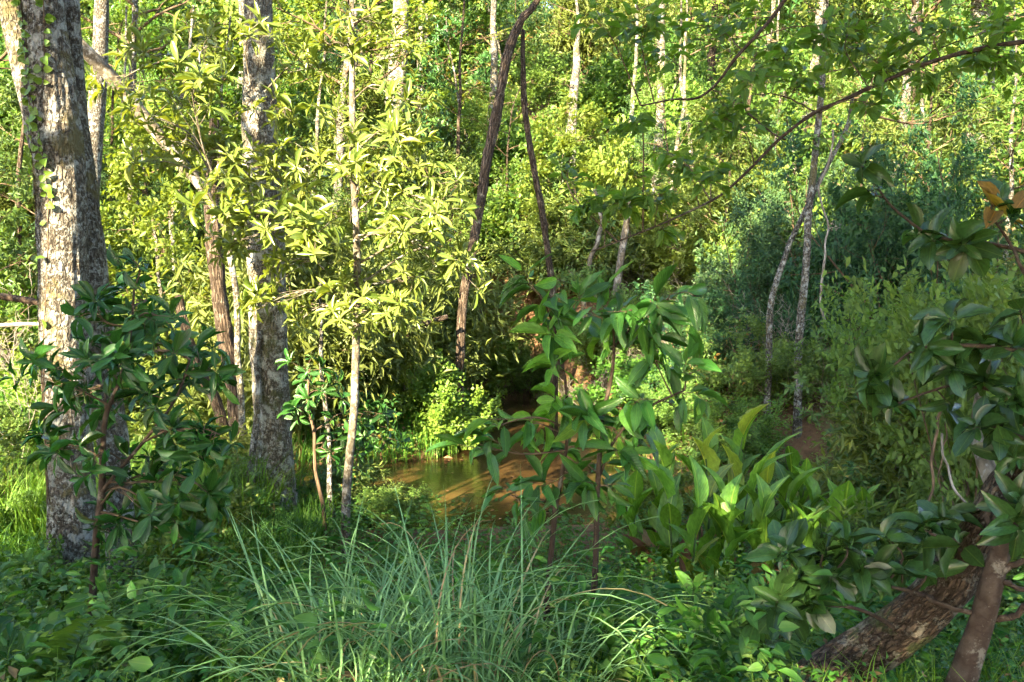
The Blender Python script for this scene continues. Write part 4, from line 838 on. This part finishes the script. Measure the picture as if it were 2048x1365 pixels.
# ------------------------------------------------------------------ overhanging boughs
t = thing('overhanging_bough', 'leafy boughs reaching in over the creek from a tree beyond the frame', 'tree', (5.2, 5.4, gz(5.2, 5.4)))
dO = 5.6
g = Geo()
mains = [[(2300, 60, dO - .4, 14.4), (2048, 85, dO - .2, 10.1), (1880, 118, dO - .1, 8.6), (1760, 165, dO, 7.9), (1690, 200, dO, 7.2), (1630, 230, dO, 7.2), (1560, 280, dO, 6.5), (1490, 345, dO, 5.8), (1430, 395, dO, 5.0), (1350, 435, dO, 4.3), (1270, 470, dO, 3.6), (1180, 505, dO, 2.9)],
         [(1740, -260, dO - .2, 10.8), (1640, -120, dO, 9.4), (1565, 0, dO, 7.9), (1520, 60, dO, 7.2), (1470, 115, dO, 6.5), (1430, 165, dO, 5.8), (1395, 196, dO, 5.0), (1345, 200, dO, 3.6), (1290, 210, dO, 2.9)],
         [(1690, 200, dO, 4.3), (1730, 180, dO, 3.6), (1800, 150, dO + .1, 3.6), (1870, 100, dO + .1, 2.9), (1960, 70, dO, 2.2)],
         [(1560, 280, dO, 3.6), (1480, 210, dO, 2.9), (1420, 180, dO, 2.2)],
         [(1640, 225, dO, 3.6), (1560, 190, dO + .1, 2.9), (1500, 190, dO + .1, 2.2)]]
sp = []
for m_ in mains:
    q, r = tube_px(m_, 40, .03); g.tube(q, r, 10, .05); sp.append(q)
# its own trunk stands outside the frame
q = catmull([(5.2, 5.4, gz(5.2, 5.4) - .2), (5.1, 5.3, 2.5), (4.9, 5.2, 4.4), P(2300, 60, dO - .4)], 24); g.tube(q, np.linspace(.14, .03, 24), 14, .06)
q = catmull([(4.9, 5.2, 4.4), (4.2, 5.3, 5.6), P(1740, -260, dO - .2)], 16); g.tube(q, np.linspace(.06, .025, 16), 10, .06)
link('trunk', g.mesh('trunk', M['mag_stem'], off=t.location), t)
cl = []
for px, py, r_, n in [(1190, 40, 70, 4), (1290, 30, 80, 5), (1390, 50, 80, 5), (1480, 40, 70, 5), (1640, 60, 80, 6), (1720, 40, 70, 5), (1800, 70, 80, 6), (1880, 60, 80, 6), (1960, 90, 80, 5), (2030, 40, 70, 4), (1330, 120, 70, 4), (1440, 230, 70, 6), (1390, 260, 70, 6), (1500, 150, 70, 4), (1690, 110, 70, 5), (1780, 130, 70, 5), (1860, 150, 60, 4), (1330, 300, 70, 5), (1370, 330, 60, 4), (1270, 250, 60, 3), (1140, 320, 50, 2), (1250, 400, 60, 5), (1310, 390, 60, 5), (1190, 410, 50, 3), (1420, 360, 50, 3), (1520, 240, 60, 4), (1590, 170, 60, 4), (1760, 210, 50, 3), (1330, 460, 40, 2), (1560, 110, 60, 4), (2000, 140, 60, 4)]:
    d = dO + R.normal() * .3; cl.append((P(px, py, d), wpx(r_ * 1.1, d), int(n * 1.8)))
wd, rc = spray(np.vstack(sp), cl, 'alt', 8, .105, .0028, sag=.1)
place_leaves(t, rc, 'over', 'ov', .48, 300, 'crown'); wood_part(t, 'branch', wd, 'twig', 4)

# ------------------------------------------------------------------ magnolia low in the corner
b = P(1640, 1400, 3.75); b[2] = gz(b[0], b[1])
tm_ = thing('magnolia_tree', 'magnolia with a sprawling scaly trunk and big glossy dark leaves', 'tree', b)
qm, _ = trunk_part(tm_, 'trunk', [(1520, 1500, 3.9, 117), (1600, 1400, 3.85, 106), (1700, 1325, 3.8, 101), (1790, 1265, 3.7, 97), (1870, 1200, 3.6, 97), (1930, 1120, 3.55, 94), (1985, 1035, 3.5, 88), (2030, 960, 3.45, 83), (2090, 860, 3.4, 76), (2180, 700, 3.3, 63), (2320, 480, 3.3, 45)], 'mag_bark', 72, 300, .06, .07, nridge=22)
q2, _ = trunk_part(tm_, 'stem', [(1905, 1420, 3.35, 66), (1935, 1330, 3.35, 54), (1965, 1240, 3.35, 48), (1985, 1160, 3.35, 44), (2005, 1090, 3.35, 38), (2035, 1000, 3.35, 32), (2090, 880, 3.3, 26), (2120, 700, 3.3, 18)], 'mag_stem', 24, 90, .06, .03)
q3m, _ = trunk_part(tm_, 'limb', [(2010, 1010, 3.55, 44), (1985, 960, 3.7, 36), (1965, 910, 3.8, 32), (1955, 860, 3.9, 26), (1962, 780, 3.9, 18), (1985, 680, 3.85, 12)], 'pale', 20, 50, .06, .04)
ex = []
for m_ in ([(1990, 1150, 3.35, 16), (2030, 1130, 3.3, 13), (2100, 1110, 3.2, 10)], [(1975, 1245, 3.35, 16), (2020, 1230, 3.3, 13), (2080, 1200, 3.2, 11)], [(1960, 1230, 3.35, 13), (1900, 1215, 3.4, 10), (1850, 1195, 3.45, 8)], [(1985, 1160, 3.35, 14), (2020, 1170, 3.3, 11), (2090, 1190, 3.3, 9)], [(2000, 1100, 3.35, 17), (1975, 1040, 3.35, 12), (1995, 960, 3.35, 9)]):
    q, r = tube_px(m_, 16, .02); ex.append((q, r))
tw = []   # boughs that carry the leaf rosettes
for m_ in ([(2200, 640, 3.3, 12), (2060, 520, 3.4, 9), (1975, 490, 3.5, 8), (1900, 482, 3.55, 7), (1840, 460, 3.6, 6), (1790, 420, 3.6, 5), (1750, 370, 3.6, 4), (1722, 330, 3.6, 3)], [(2200, 640, 3.3, 10), (2070, 560, 3.35, 8), (2005, 480, 3.4, 6), (1980, 420, 3.4, 4)], [(2180, 700, 3.3, 14), (2040, 700, 3.4, 10), (1930, 690, 3.5, 8), (1840, 700, 3.6, 6), (1770, 750, 3.65, 4)], [(2140, 800, 3.35, 12), (2000, 780, 3.5, 9), (1900, 770, 3.6, 6), (1810, 800, 3.65, 4)],
           [(1870, 1200, 3.55, 12), (1800, 1180, 3.45, 8), (1720, 1160, 3.4, 6), (1640, 1140, 3.4, 5), (1590, 1130, 3.4, 4)], [(1800, 1260, 3.65, 10), (1720, 1220, 3.5, 8), (1640, 1210, 3.45, 6), (1570, 1215, 3.45, 4)], [(1930, 1120, 3.5, 10), (1890, 1080, 3.4, 7), (1850, 1060, 3.4, 5)], [(2080, 900, 3.4, 12), (2000, 860, 3.4, 8), (1960, 830, 3.4, 5)]):
    q, r = tube_px(m_, 24, .02); tw.append((q, r))
for e_ in ex + tw: wood_part(tm_, 'branch', [e_], 'mag_stem', 8)
spn = np.vstack([q for q, r in tw] + [qm[120:], q3m])
cl = [(P(px, py, d), wpx(18, d), n) for px, py, d, n in [
    (1728, 335, 3.6, 1), (1750, 390, 3.6, 1), (1835, 465, 3.6, 1), (1880, 480, 3.55, 1), (1930, 485, 3.5, 2), (1985, 410, 3.4, 1), (2010, 440, 3.4, 1),
    (1760, 755, 3.65, 2), (1790, 810, 3.65, 2), (1850, 690, 3.6, 1), (1900, 640, 3.55, 1), (1910, 730, 3.55, 2), (1960, 690, 3.5, 2), (1980, 760, 3.5, 2), (2030, 700, 3.4, 2), (2030, 790, 3.4, 2), (1995, 850, 3.4, 2), (1940, 860, 3.4, 1), (2040, 620, 3.4, 1), (2030, 910, 3.35, 2), (2045, 1010, 3.3, 2), (1890, 800, 3.6, 1),
    (1570, 1110, 3.4, 2), (1600, 1150, 3.35, 2), (1645, 1110, 3.4, 2), (1690, 1085, 3.4, 2), (1720, 1140, 3.35, 2), (1555, 1205, 3.4, 2), (1620, 1205, 3.4, 2), (1660, 1150, 3.35, 2), (1780, 1080, 3.5, 1), (1510, 1240, 3.45, 1), (1850, 1140, 3.4, 1), (1925, 1090, 3.35, 1), (1750, 1130, 3.45, 1), (1800, 1120, 3.5, 2), (1850, 1060, 3.5, 1), (1895, 1040, 3.5, 1), (1680, 1170, 3.45, 1), (2035, 1060, 3.25, 1), (1560, 1290, 3.5, 1)]]
rc = []
for c_ in cl:
    wd, r1_ = spray(spn, [c_], 'whorl', 8, .145, .004, sag=.1); rc += r1_; wood_part(tm_, 'twig', wd, 'mag_stem')
def mag_fn(r):
    px, py = in_view(r[0]); return 'amber' if (1960 < px < 2048 and 420 < py < 520 and R.random() < .5) else 'magn'
place_leaves(tm_, rc, 'magn', 'el', .42, 420, 'crown', mat_fn=mag_fn)

# ------------------------------------------------------------------ canna clump
CANNA = [(1345, 1000, 7.6, 1.15), (1375, 1010, 7.3, 1.1), (1410, 1040, 7.0, 1.25), (1440, 1000, 7.5, 1.35), (1470, 1060, 6.9, 1.0), (1500, 1040, 7.2, 1.1), (1530, 1070, 6.9, .95), (1560, 1050, 7.2, 1.0), (1590, 1080, 6.9, .85), (1620, 1060, 7.1, .9), (1660, 1070, 7.0, .85), (1420, 1090, 6.5, .95), (1380, 1100, 6.5, .95), (1350, 1080, 6.8, 1.0), (1455, 1120, 6.3, .85), (1510, 1120, 6.4, .8), (1560, 1130, 6.3, .75), (1300, 1010, 7.7, .9), (1715, 1080, 7.0, .75), (1600, 1130, 6.4, .7), (1490, 960, 7.9, 1.2), (1270, 1000, 7.8, .8), (1690, 1110, 6.6, .8), (1640, 1120, 6.5, .75), (1755, 1120, 6.6, .7), (1535, 1010, 7.6, 1.1), (1585, 1000, 7.6, 1.0), (1400, 980, 7.9, 1.2)]
CW = ['at the water end of the clump', 'second from the water end', 'with the pale yellow-green blade facing out', 'tallest of the clump', 'in the middle of the clump', 'just past the middle', 'with broad blades over the undergrowth', 'behind the middle row', 'low beside the dark cut bank', 'before the bare pinkish twigs', 'with two upright blades near the end', 'in front, over the grass', 'in front, next to the light green seedling', 'shaded, low by the saplings', 'low in front of the tallest', 'low in front of the middle', 'nearest the magnolia rosettes', 'with drooping blades over the water', 'last of the clump, single upright blade', 'low against the magnolia leaves', 'behind the tallest', 'set apart, closest to the right sapling', 'low near the end, in front', 'low near the end, before the bare twigs', 'beyond the single upright blade', 'back row past the tallest', 'back row near the dark cut bank', 'back row by the water']
for k, (px, py, d, h) in enumerate(CANNA):
    h *= 1.15; x = float(P(px, py, d)[0]); z = max(gz(x, d), -.05)
    t = thing('canna_plant', 'canna plant with broad upright blades, ' + CW[k], 'plant', (x, d, z), 'canna clump by the creek')
    pts, _ = wander((x, d, z - .1), (R.normal() * .08, R.normal() * .08, 1), h, 8, .04)
    g = Geo(); g.tube(pts, np.linspace(.014, .006, len(pts)), 8, cap=False); link('stem', g.mesh('stem', M['green_stem'], off=t.location), t)
    rec = []; n = 6 + int(R.integers(0, 3)); a0 = R.random() * 6.28
    for j in range(n):
        f = .25 + .75 * j / (n - 1); p = pts[min(int(f * 8), 8)]; a = a0 + j * 2.5; tilt = R.uniform(.06, .62) * (1.3 - .75 * f)
        dr = nrmz((math.cos(a) * tilt, math.sin(a) * tilt, 1)); m_ = np.array((-math.cos(a), -math.sin(a), .5)) + R.normal(size=3) * .3
        rec.append((p, dr, nrmz(m_ - dr * np.dot(m_, dr)), R.uniform(.28, .47)))
    zc_ = z + .33 * h
    yl = 'canna_sunlit' if k in (2, 3, 5, 12) else 'canna'
    place_leaves(t, rec, 'canna', 'pad', .40, 99, mat_fn=lambda r: 'litter' if (r[0][2] < zc_ and R.random() < .35) else (yl if R.random() < .45 else 'canna'))

# ------------------------------------------------------------------ low plants with leaves one can pick out
def low_plant(label, px, py, d, h, n_st, nleaf, size, mat, tmk, width, arr='alt', spread=.6, name='leafy_plant'):
    x = float(P(px, py, d)[0]); z = gz(x, d); t = thing(name, label, 'plant', (x, d, z))
    wood, rec = [], []
    for k in range(n_st):
        a = 6.283 * k / n_st + R.normal() * .4; s = spread * R.uniform(.2, 1.2)
        pts, _ = wander((x + R.normal() * .04, d + R.normal() * .04, z - .05), (math.cos(a) * s, math.sin(a) * s, 1), h * R.uniform(.65, 1.1), 6, .12, -.02)
        wood.append((pts, np.linspace(.005, .002, len(pts))))
        pp, dd, nn = twig_leaves(pts, arr, nleaf)
        rec += [(pp[i], dd[i], nn[i], size * R.uniform(.6, 1.2)) for i in range(len(pp))]
    place_leaves(t, rec, mat, tmk, width, 300, 'crown'); wood_part(t, 'stem', wood, 'green_stem', 4)
low_plant('bright light-green seedling with fresh drooping leaves beside the canna', 1320, 1180, 3.9, .85, 3, 12, .15, 'young', 'la', .36, spread=.3)
low_plant('small pale-green seedling with narrow leaves below the saplings', 1068, 1130, 4.6, .42, 2, 7, .14, 'young', 'la', .22, 'whorl', .3)
low_plant('upright green weed before the water left of the saplings', 800, 1060, 6.2, .85, 4, 12, .11, 'under', 'ov', .6, spread=.25)
low_plant('rosette plant with narrow grey-green leaves in the grass beside the ivied trunk', 28, 1120, 6.4, .55, 3, 9, .2, 'sedge', 'la', .2, 'whorl', .3)
PLANTS = [(60, 1300, 4.1, .45, 'in the corner below the ivied trunk'), (170, 1290, 3.9, .5, 'at the foot of the dark sapling'), (290, 1290, 4.0, .5, 'beside the foot of the dark sapling'), (400, 1310, 3.9, .45, 'at the edge of the arching grass'), (30, 1240, 4.7, .45, 'against the picture edge near the ivied trunk'), (330, 1210, 5.0, .4, 'below the slim leaning trunk'), (480, 1200, 5.2, .45, 'between the slim leaning trunk and the arching grass'),
          (560, 1150, 6.2, .5, 'at the foot of the fawn-grey tree'), (640, 1170, 5.6, .5, 'behind the arching grass'), (720, 1110, 6.2, .5, 'behind the arching grass near the water'), (860, 1080, 6.4, .5, 'at the water edge behind the arching grass'), (990, 1110, 5.6, .5, 'behind the left sapling'), (1000, 1210, 4.6, .5, 'at the foot of the left sapling'), (1130, 1290, 3.9, .4, 'between the feet of the two saplings'), (1240, 1290, 3.8, .45, 'at the foot of the right sapling'), (1240, 1140, 5.0, .5, 'behind the right sapling'), (1340, 1290, 3.8, .45, 'below the light-green seedling'), (1430, 1290, 4.1, .4, 'before the canna clump'), (1470, 1210, 4.9, .45, 'between the canna and the magnolia rosettes'), (1120, 1100, 5.6, .45, 'between the sapling stems, near the water')]
for k, (px, py, d, h, wd_) in enumerate(PLANTS):
    low_plant('low leafy green plant ' + wd_, px, py, d, h * 1.3, 7, 10, .125, 'under', 'ov' if k % 3 else 'la', .5 if k % 3 else .36, spread=.8)

# ------------------------------------------------------------------ ferns
def frond(seed):
    rr = np.random.default_rng(seed); n = 20; t = np.linspace(0, 1, n); ang = .25 + t * rr.uniform(.9, 1.5)
    y = np.concatenate([[0], np.cumsum(np.sin(ang[1:]))]) / n; z = np.concatenate([[0], np.cumsum(np.cos(ang[1:]))]) / n
    sp_ = np.column_stack([.06 * rr.normal() * t ** 2, y, z]); g = Geo(); g.tube(sp_, np.linspace(.007, .002, n), 4, cap=False)
    k = np.arange(3, n); tg = nrmz(np.gradient(sp_, axis=0))[k]; nn = nrmz(np.cross((1, 0, 0), tg)); w = .26 * np.sin(math.pi * (t[k] * .86 + .14)) ** .8 + .01
    for sg in (-1, 1):
        d = nrmz(np.array((sg, 0, 0)) + tg * .45 + rr.normal(size=(len(k), 3)) * .06); g.leaves(sp_[k], d, nn, w, .22, TM_LANCE, rr.random(len(k)))
    return g.mesh('frond', M['weed'])
FROND = [frond(k) for k in range(5)]
for px, py, d, h, wd_ in [(640, 1330, 3.75, .55, 'tucked between the two clumps of arching grass'), (530, 1320, 3.9, .5, 'at the outer edge of the arching grass'), (350, 1260, 4.4, .5, 'below the slim leaning trunk'), (120, 1330, 3.7, .5, 'in the low corner under the dark sapling'), (1180, 1330, 3.6, .45, 'before the feet of the saplings'), (1390, 1240, 4.3, .55, 'in front of the canna'), (1290, 1330, 3.6, .4, 'below the light-green seedling'), (940, 1130, 5.6, .5, 'behind the arching grass by the left sapling'), (760, 1160, 5.4, .55, 'behind the arching grass'), (1480, 1290, 4.0, .45, 'beside the bend of the magnolia trunk')]:
    x = float(P(px, py, d)[0]); t = thing('fern', 'green fern ' + wd_, 'fern', (x, d, gz(x, d)), 'ferns of the near bank')
    for k in range(9):
        o = link('frond', FROND[k % 5], t); s_ = h * R.uniform(.7, 1.2) * 1.3; o.scale = (s_, s_, s_); o.rotation_euler = (R.normal() * .15, R.normal() * .1, k * .7 + R.normal() * .2)

# ------------------------------------------------------------------ arching grass clump in front
def blade_tm(n=12, arch=1.0):
    t = np.linspace(0, 1, n); V, U, L, C = [], [], [], []
    ang = t ** 1.6 * arch * 1.9; y = np.concatenate([[0], np.cumsum(np.sin((ang[1:] + ang[:-1]) / 2))]) / (n - 1); z = np.concatenate([[0], np.cumsum(np.cos((ang[1:] + ang[:-1]) / 2))]) / (n - 1)
    w = .5 * np.minimum(1, (1 - t) * 2.2) ** .8 * (.55 + .45 * np.minimum(1, t * 4))
    for k in range(n):
        V += [(-w[k], y[k], z[k]), (0, y[k] - .004, z[k] - .004), (w[k], y[k], z[k])]; U += [(0, t[k]), (.5, t[k]), (1, t[k])]
    for k in range(n - 1):
        for e in (0, 1): i = 3 * k + e; L += [i, i + 1, i + 4, i + 3]; C.append(4)
    return np.array(V, float), np.array(L), np.array(C), np.array(U, float)
BL = []
for k in range(12):
    v, l, c, u = blade_tm(14, R.uniform(.6, 1.45) if k < 11 else 1.1); v = v.copy(); v[:, 0] = v[:, 0] * .0092 + .05 * R.normal() * v[:, 2] ** 2; BL.append(make_mesh('blade', v, l, c, M['straw' if k == 11 else 'sedge'], u))
def grass_clump(label, px, d, n, h, rad, sz=1.0):
    x = float(P(px, 1300, d)[0]); z = gz(x, d); t = thing('arching_grass', label, 'grass clump', (x, d, z), 'arching grass clumps')
    for k in range(n):
        a = R.random() * 6.283; rr = rad * R.random() ** .5; o = link('blade', BL[int(R.integers(0, 12))], t)
        o.location = (math.cos(a) * rr, math.sin(a) * rr, -.05); s = h * R.uniform(.35, 1.15)
        o.rotation_euler = (R.normal() * .16 - .05, R.normal() * .16, a - math.pi / 2 + R.normal() * .8); o.scale = (sz, s, s)
grass_clump('large clump of arching blue-green grass in front of the creek', 910, 3.5, 295, 1.15, .30)
grass_clump('second clump of arching blue-green grass towards the ivied trunk', 690, 3.35, 230, 1.02, .28)
grass_clump('arching grass spilling towards the saplings', 1090, 3.45, 110, .9, .2)

# ------------------------------------------------------------------ uncountable cover: grass, weeds, litter
def mass_grass(name, label, pts, h, mat, arch=.8, wid=.010, per=1):
    g = Geo(); n = len(pts)
    for var in range(4):
        v, l, c, u = blade_tm(5, R.uniform(.25, arch)); v = v.copy()
        k = np.arange(n)[var::4]
        if len(k) == 0: continue
        a = R.random(len(k)) * 6.283; hh = h * R.uniform(.5, 1.2, len(k))
        dirs = np.stack([np.cos(a), np.sin(a), np.zeros(len(k))], -1)
        tv = v.copy(); tv[:, 0] *= 1.0
        g.leaves(pts[k], dirs, np.tile((0, 0, 1.0), (len(k), 1)) + R.normal(size=(len(k), 3)) * .12, hh, wid / hh, (tv, l, c, u))
    tag(link(name, g.mesh(name, M[mat])), label, 'grass', None, 'stuff')
def scatter(n, fn):
    out = np.zeros((0, 2))
    while len(out) < n:
        o = np.array([fn() for _ in range(n)]); out = np.vstack([out, o[creek_sd(o[:, 0], o[:, 1]) > -.12]])
    o = out[:n]; return np.column_stack([o, ground_z(o[:, 0], o[:, 1]) - .02])
def clear(p):
    # nothing tall grows right in front of the magnolia trunk
    return p[~((p[:, 0] > 1.15) & (p[:, 1] < 4.1))]
def shore(p):
    # the near shore stays low where the water shows
    return p[~((np.abs(p[:, 0] + .1) < 1.7) & (p[:, 1] > 9.3) & (p[:, 1] < 11.5))]
def weeds(name, label, pts, h, leaf, mat, tm, per=9, wid=.5, kind='stuff', tilt=.4):
    n = len(pts); k = np.repeat(np.arange(n), per); N = len(k); f = np.tile(np.arange(per) / per, n)
    a = R.random(N) * 6.283; hh = (h * R.uniform(.5, 1.4, n))[k]
    ln = (R.normal(size=(n, 2)) * .35)[k]
    p = pts[k] + np.stack([ln[:, 0] * hh * f + .3 * leaf * np.cos(a), ln[:, 1] * hh * f + .3 * leaf * np.sin(a), hh * (f + .12)], -1)
    d = np.stack([np.cos(a), np.sin(a), R.uniform(-.3, .7, N)], -1); nn = R.normal(size=(N, 3)) * tilt + LIGHT * .4 + (0, 0, .6)
    g = Geo(); g.leaves(p, d, nn, leaf * R.uniform(.6, 1.25, N), wid, tm, np.clip(np.repeat(R.random(n), per) * .7 + R.random(N) * .3, 0, 1))
    tag(link(name, g.mesh(name, M[mat])), label, 'undergrowth', None, kind)
mass_grass('bank_grass', 'bright green grass on the bank around the trunks by the creek', scatter(9000, lambda: (R.uniform(-6.5, -2.0), R.uniform(7.6, 10.2))), .55, 'grass')
mass_grass('tall_bank_grass', 'tall green grass between the ivied trunk and the water', scatter(7000, lambda: (R.uniform(-7.5, -2.6), R.uniform(8.4, 10.3))), 1.0, 'grass', .7, wid=.014)
mass_grass('far_bank_grass', 'sunlit grass on the far bank beyond the ivied trunk', scatter(14000, lambda: (R.uniform(-12.5, -.3), R.uniform(13.2, 19))), .5, 'grass', wid=.016)
mass_grass('creek_edge_grass', 'long grass hanging over the water edge', (lambda p: shore(p[creek_sd(p[:, 0], p[:, 1]) < .35]))(scatter(24000, lambda: (R.uniform(-8, 6), R.uniform(9.2, 26)))), .5, 'grass', 1.1, wid=.012)
mass_grass('meadow_grass', 'fine grass among the low plants on the near bank', scatter(9000, lambda: (R.uniform(-4, 4), R.uniform(3.0, 8.5))), .38, 'grass', 1.0, wid=.006)
weeds('near_undergrowth', 'small-leaved creeping undergrowth covering the near bank', scatter(3000, lambda: (R.uniform(-4.5, 4.5), R.uniform(2.8, 6.5))), .22, .045, 'under', TM_OVATE, per=11, tilt=.6)
weeds('broad_undergrowth', 'mid-sized leafy weeds scattered through the near bank undergrowth', clear(scatter(700, lambda: (R.uniform(-4.5, 4.5), R.uniform(3.1, 6.5)))), .40, .085, 'weed', leaf_tm(4, .5, .9, .3, .3), per=12, wid=.55, tilt=.55)
weeds('tall_undergrowth', 'taller pointed-leaved weeds standing over the near bank undergrowth', clear(scatter(360, lambda: (R.uniform(-4.5, 4.0), R.uniform(3.3, 6.5)))), .52, .105, 'under', leaf_tm(4, .75, .9, .3, .3), per=14, wid=.3, tilt=.55)
weeds('fine_undergrowth', 'wispy fine-leaved weeds among the near bank plants', clear(scatter(900, lambda: (R.uniform(-4.5, 4.5), R.uniform(3.2, 7.5)))), .50, .040, 'pinna', LITE_OV, per=26, wid=.4, tilt=.6)
weeds('creekside_undergrowth', 'leafy weeds along the near side of the creek', shore(scatter(4200, lambda: (R.uniform(-7, 7), R.uniform(6.2, 10.2)))), .36, .07, 'under', TM_OVATE, per=11, tilt=.6)
weeds('far_bank_undergrowth', 'bright weeds along the far side of the creek', scatter(5200, lambda: (R.uniform(-12, 12), R.uniform(12.5, 21))), .42, .09, 'heart', LITE_OV)
weeds('slope_undergrowth', 'mixed low weeds over the far slope', (lambda p: p[(fbm(p * .55, 2) > .05) & (np.hypot((p[:, 0] - sc_[0]) / 3.0, (p[:, 1] - sc_[1] + 1) / 3.5) > .6 + .8 * R.random(len(p)))])(scatter(16000, lambda: (lambda y: (R.uniform(-.66, .66) * y, y))(19 + 31 * R.random() ** .8))), .7, .12, 'oval', LITE_OV, tilt=.6)
lp = scatter(16000, lambda: (lambda y: (R.uniform(-.7, .7) * y, y))(R.uniform(14, 46))); lp[:, 2] += .05
g = Geo(); n = len(lp); g.leaves(lp, R.normal(size=(n, 3)) * (1, 1, .3), R.normal(size=(n, 3)) * .5 + (0, 0, 1), R.uniform(.08, .18, n), .55, LITE_OV)
tag(link('leaf_litter', g.mesh('leaf_litter', M['litter'])), 'dry brown fallen leaves strewn over the far slope', 'leaf litter', None, 'stuff')

wl_ = R.uniform((-5, 9.8), (2.5, 22), (2600, 2)); sdw = creek_sd(wl_[:, 0], wl_[:, 1]); wl_ = wl_[(sdw < -.02) & (R.random(len(wl_)) < np.exp(sdw * 2.2))]
g = Geo(); n = len(wl_); g.leaves(np.column_stack([wl_, np.full(n, .006)]), R.normal(size=(n, 3)) * (1, 1, .02), R.normal(size=(n, 3)) * .05 + (0, 0, 1), R.uniform(.03, .09, n), .5, tm_lite(.45, .03, .0))
tag(link('floating_leaves', g.mesh('floating_leaves', M['litter'])), 'fallen leaves floating along the edges of the creek', 'leaf litter', None, 'stuff')

lp = scatter(1600, lambda: (R.uniform(-4.5, 4.5), R.uniform(2.8, 7.5))); lp[:, 2] += R.uniform(.03, .28, len(lp))
g = Geo(); n = len(lp); g.leaves(lp, R.normal(size=(n, 3)) * (1, 1, .4), R.normal(size=(n, 3)) * .5 + (0, 0, 1), R.uniform(.04, .10, n), .5, TM_OVATE)
tag(link('near_leaf_litter', g.mesh('near_leaf_litter', M['litter'])), 'dry brown leaves caught in the near bank undergrowth', 'leaf litter', None, 'stuff')
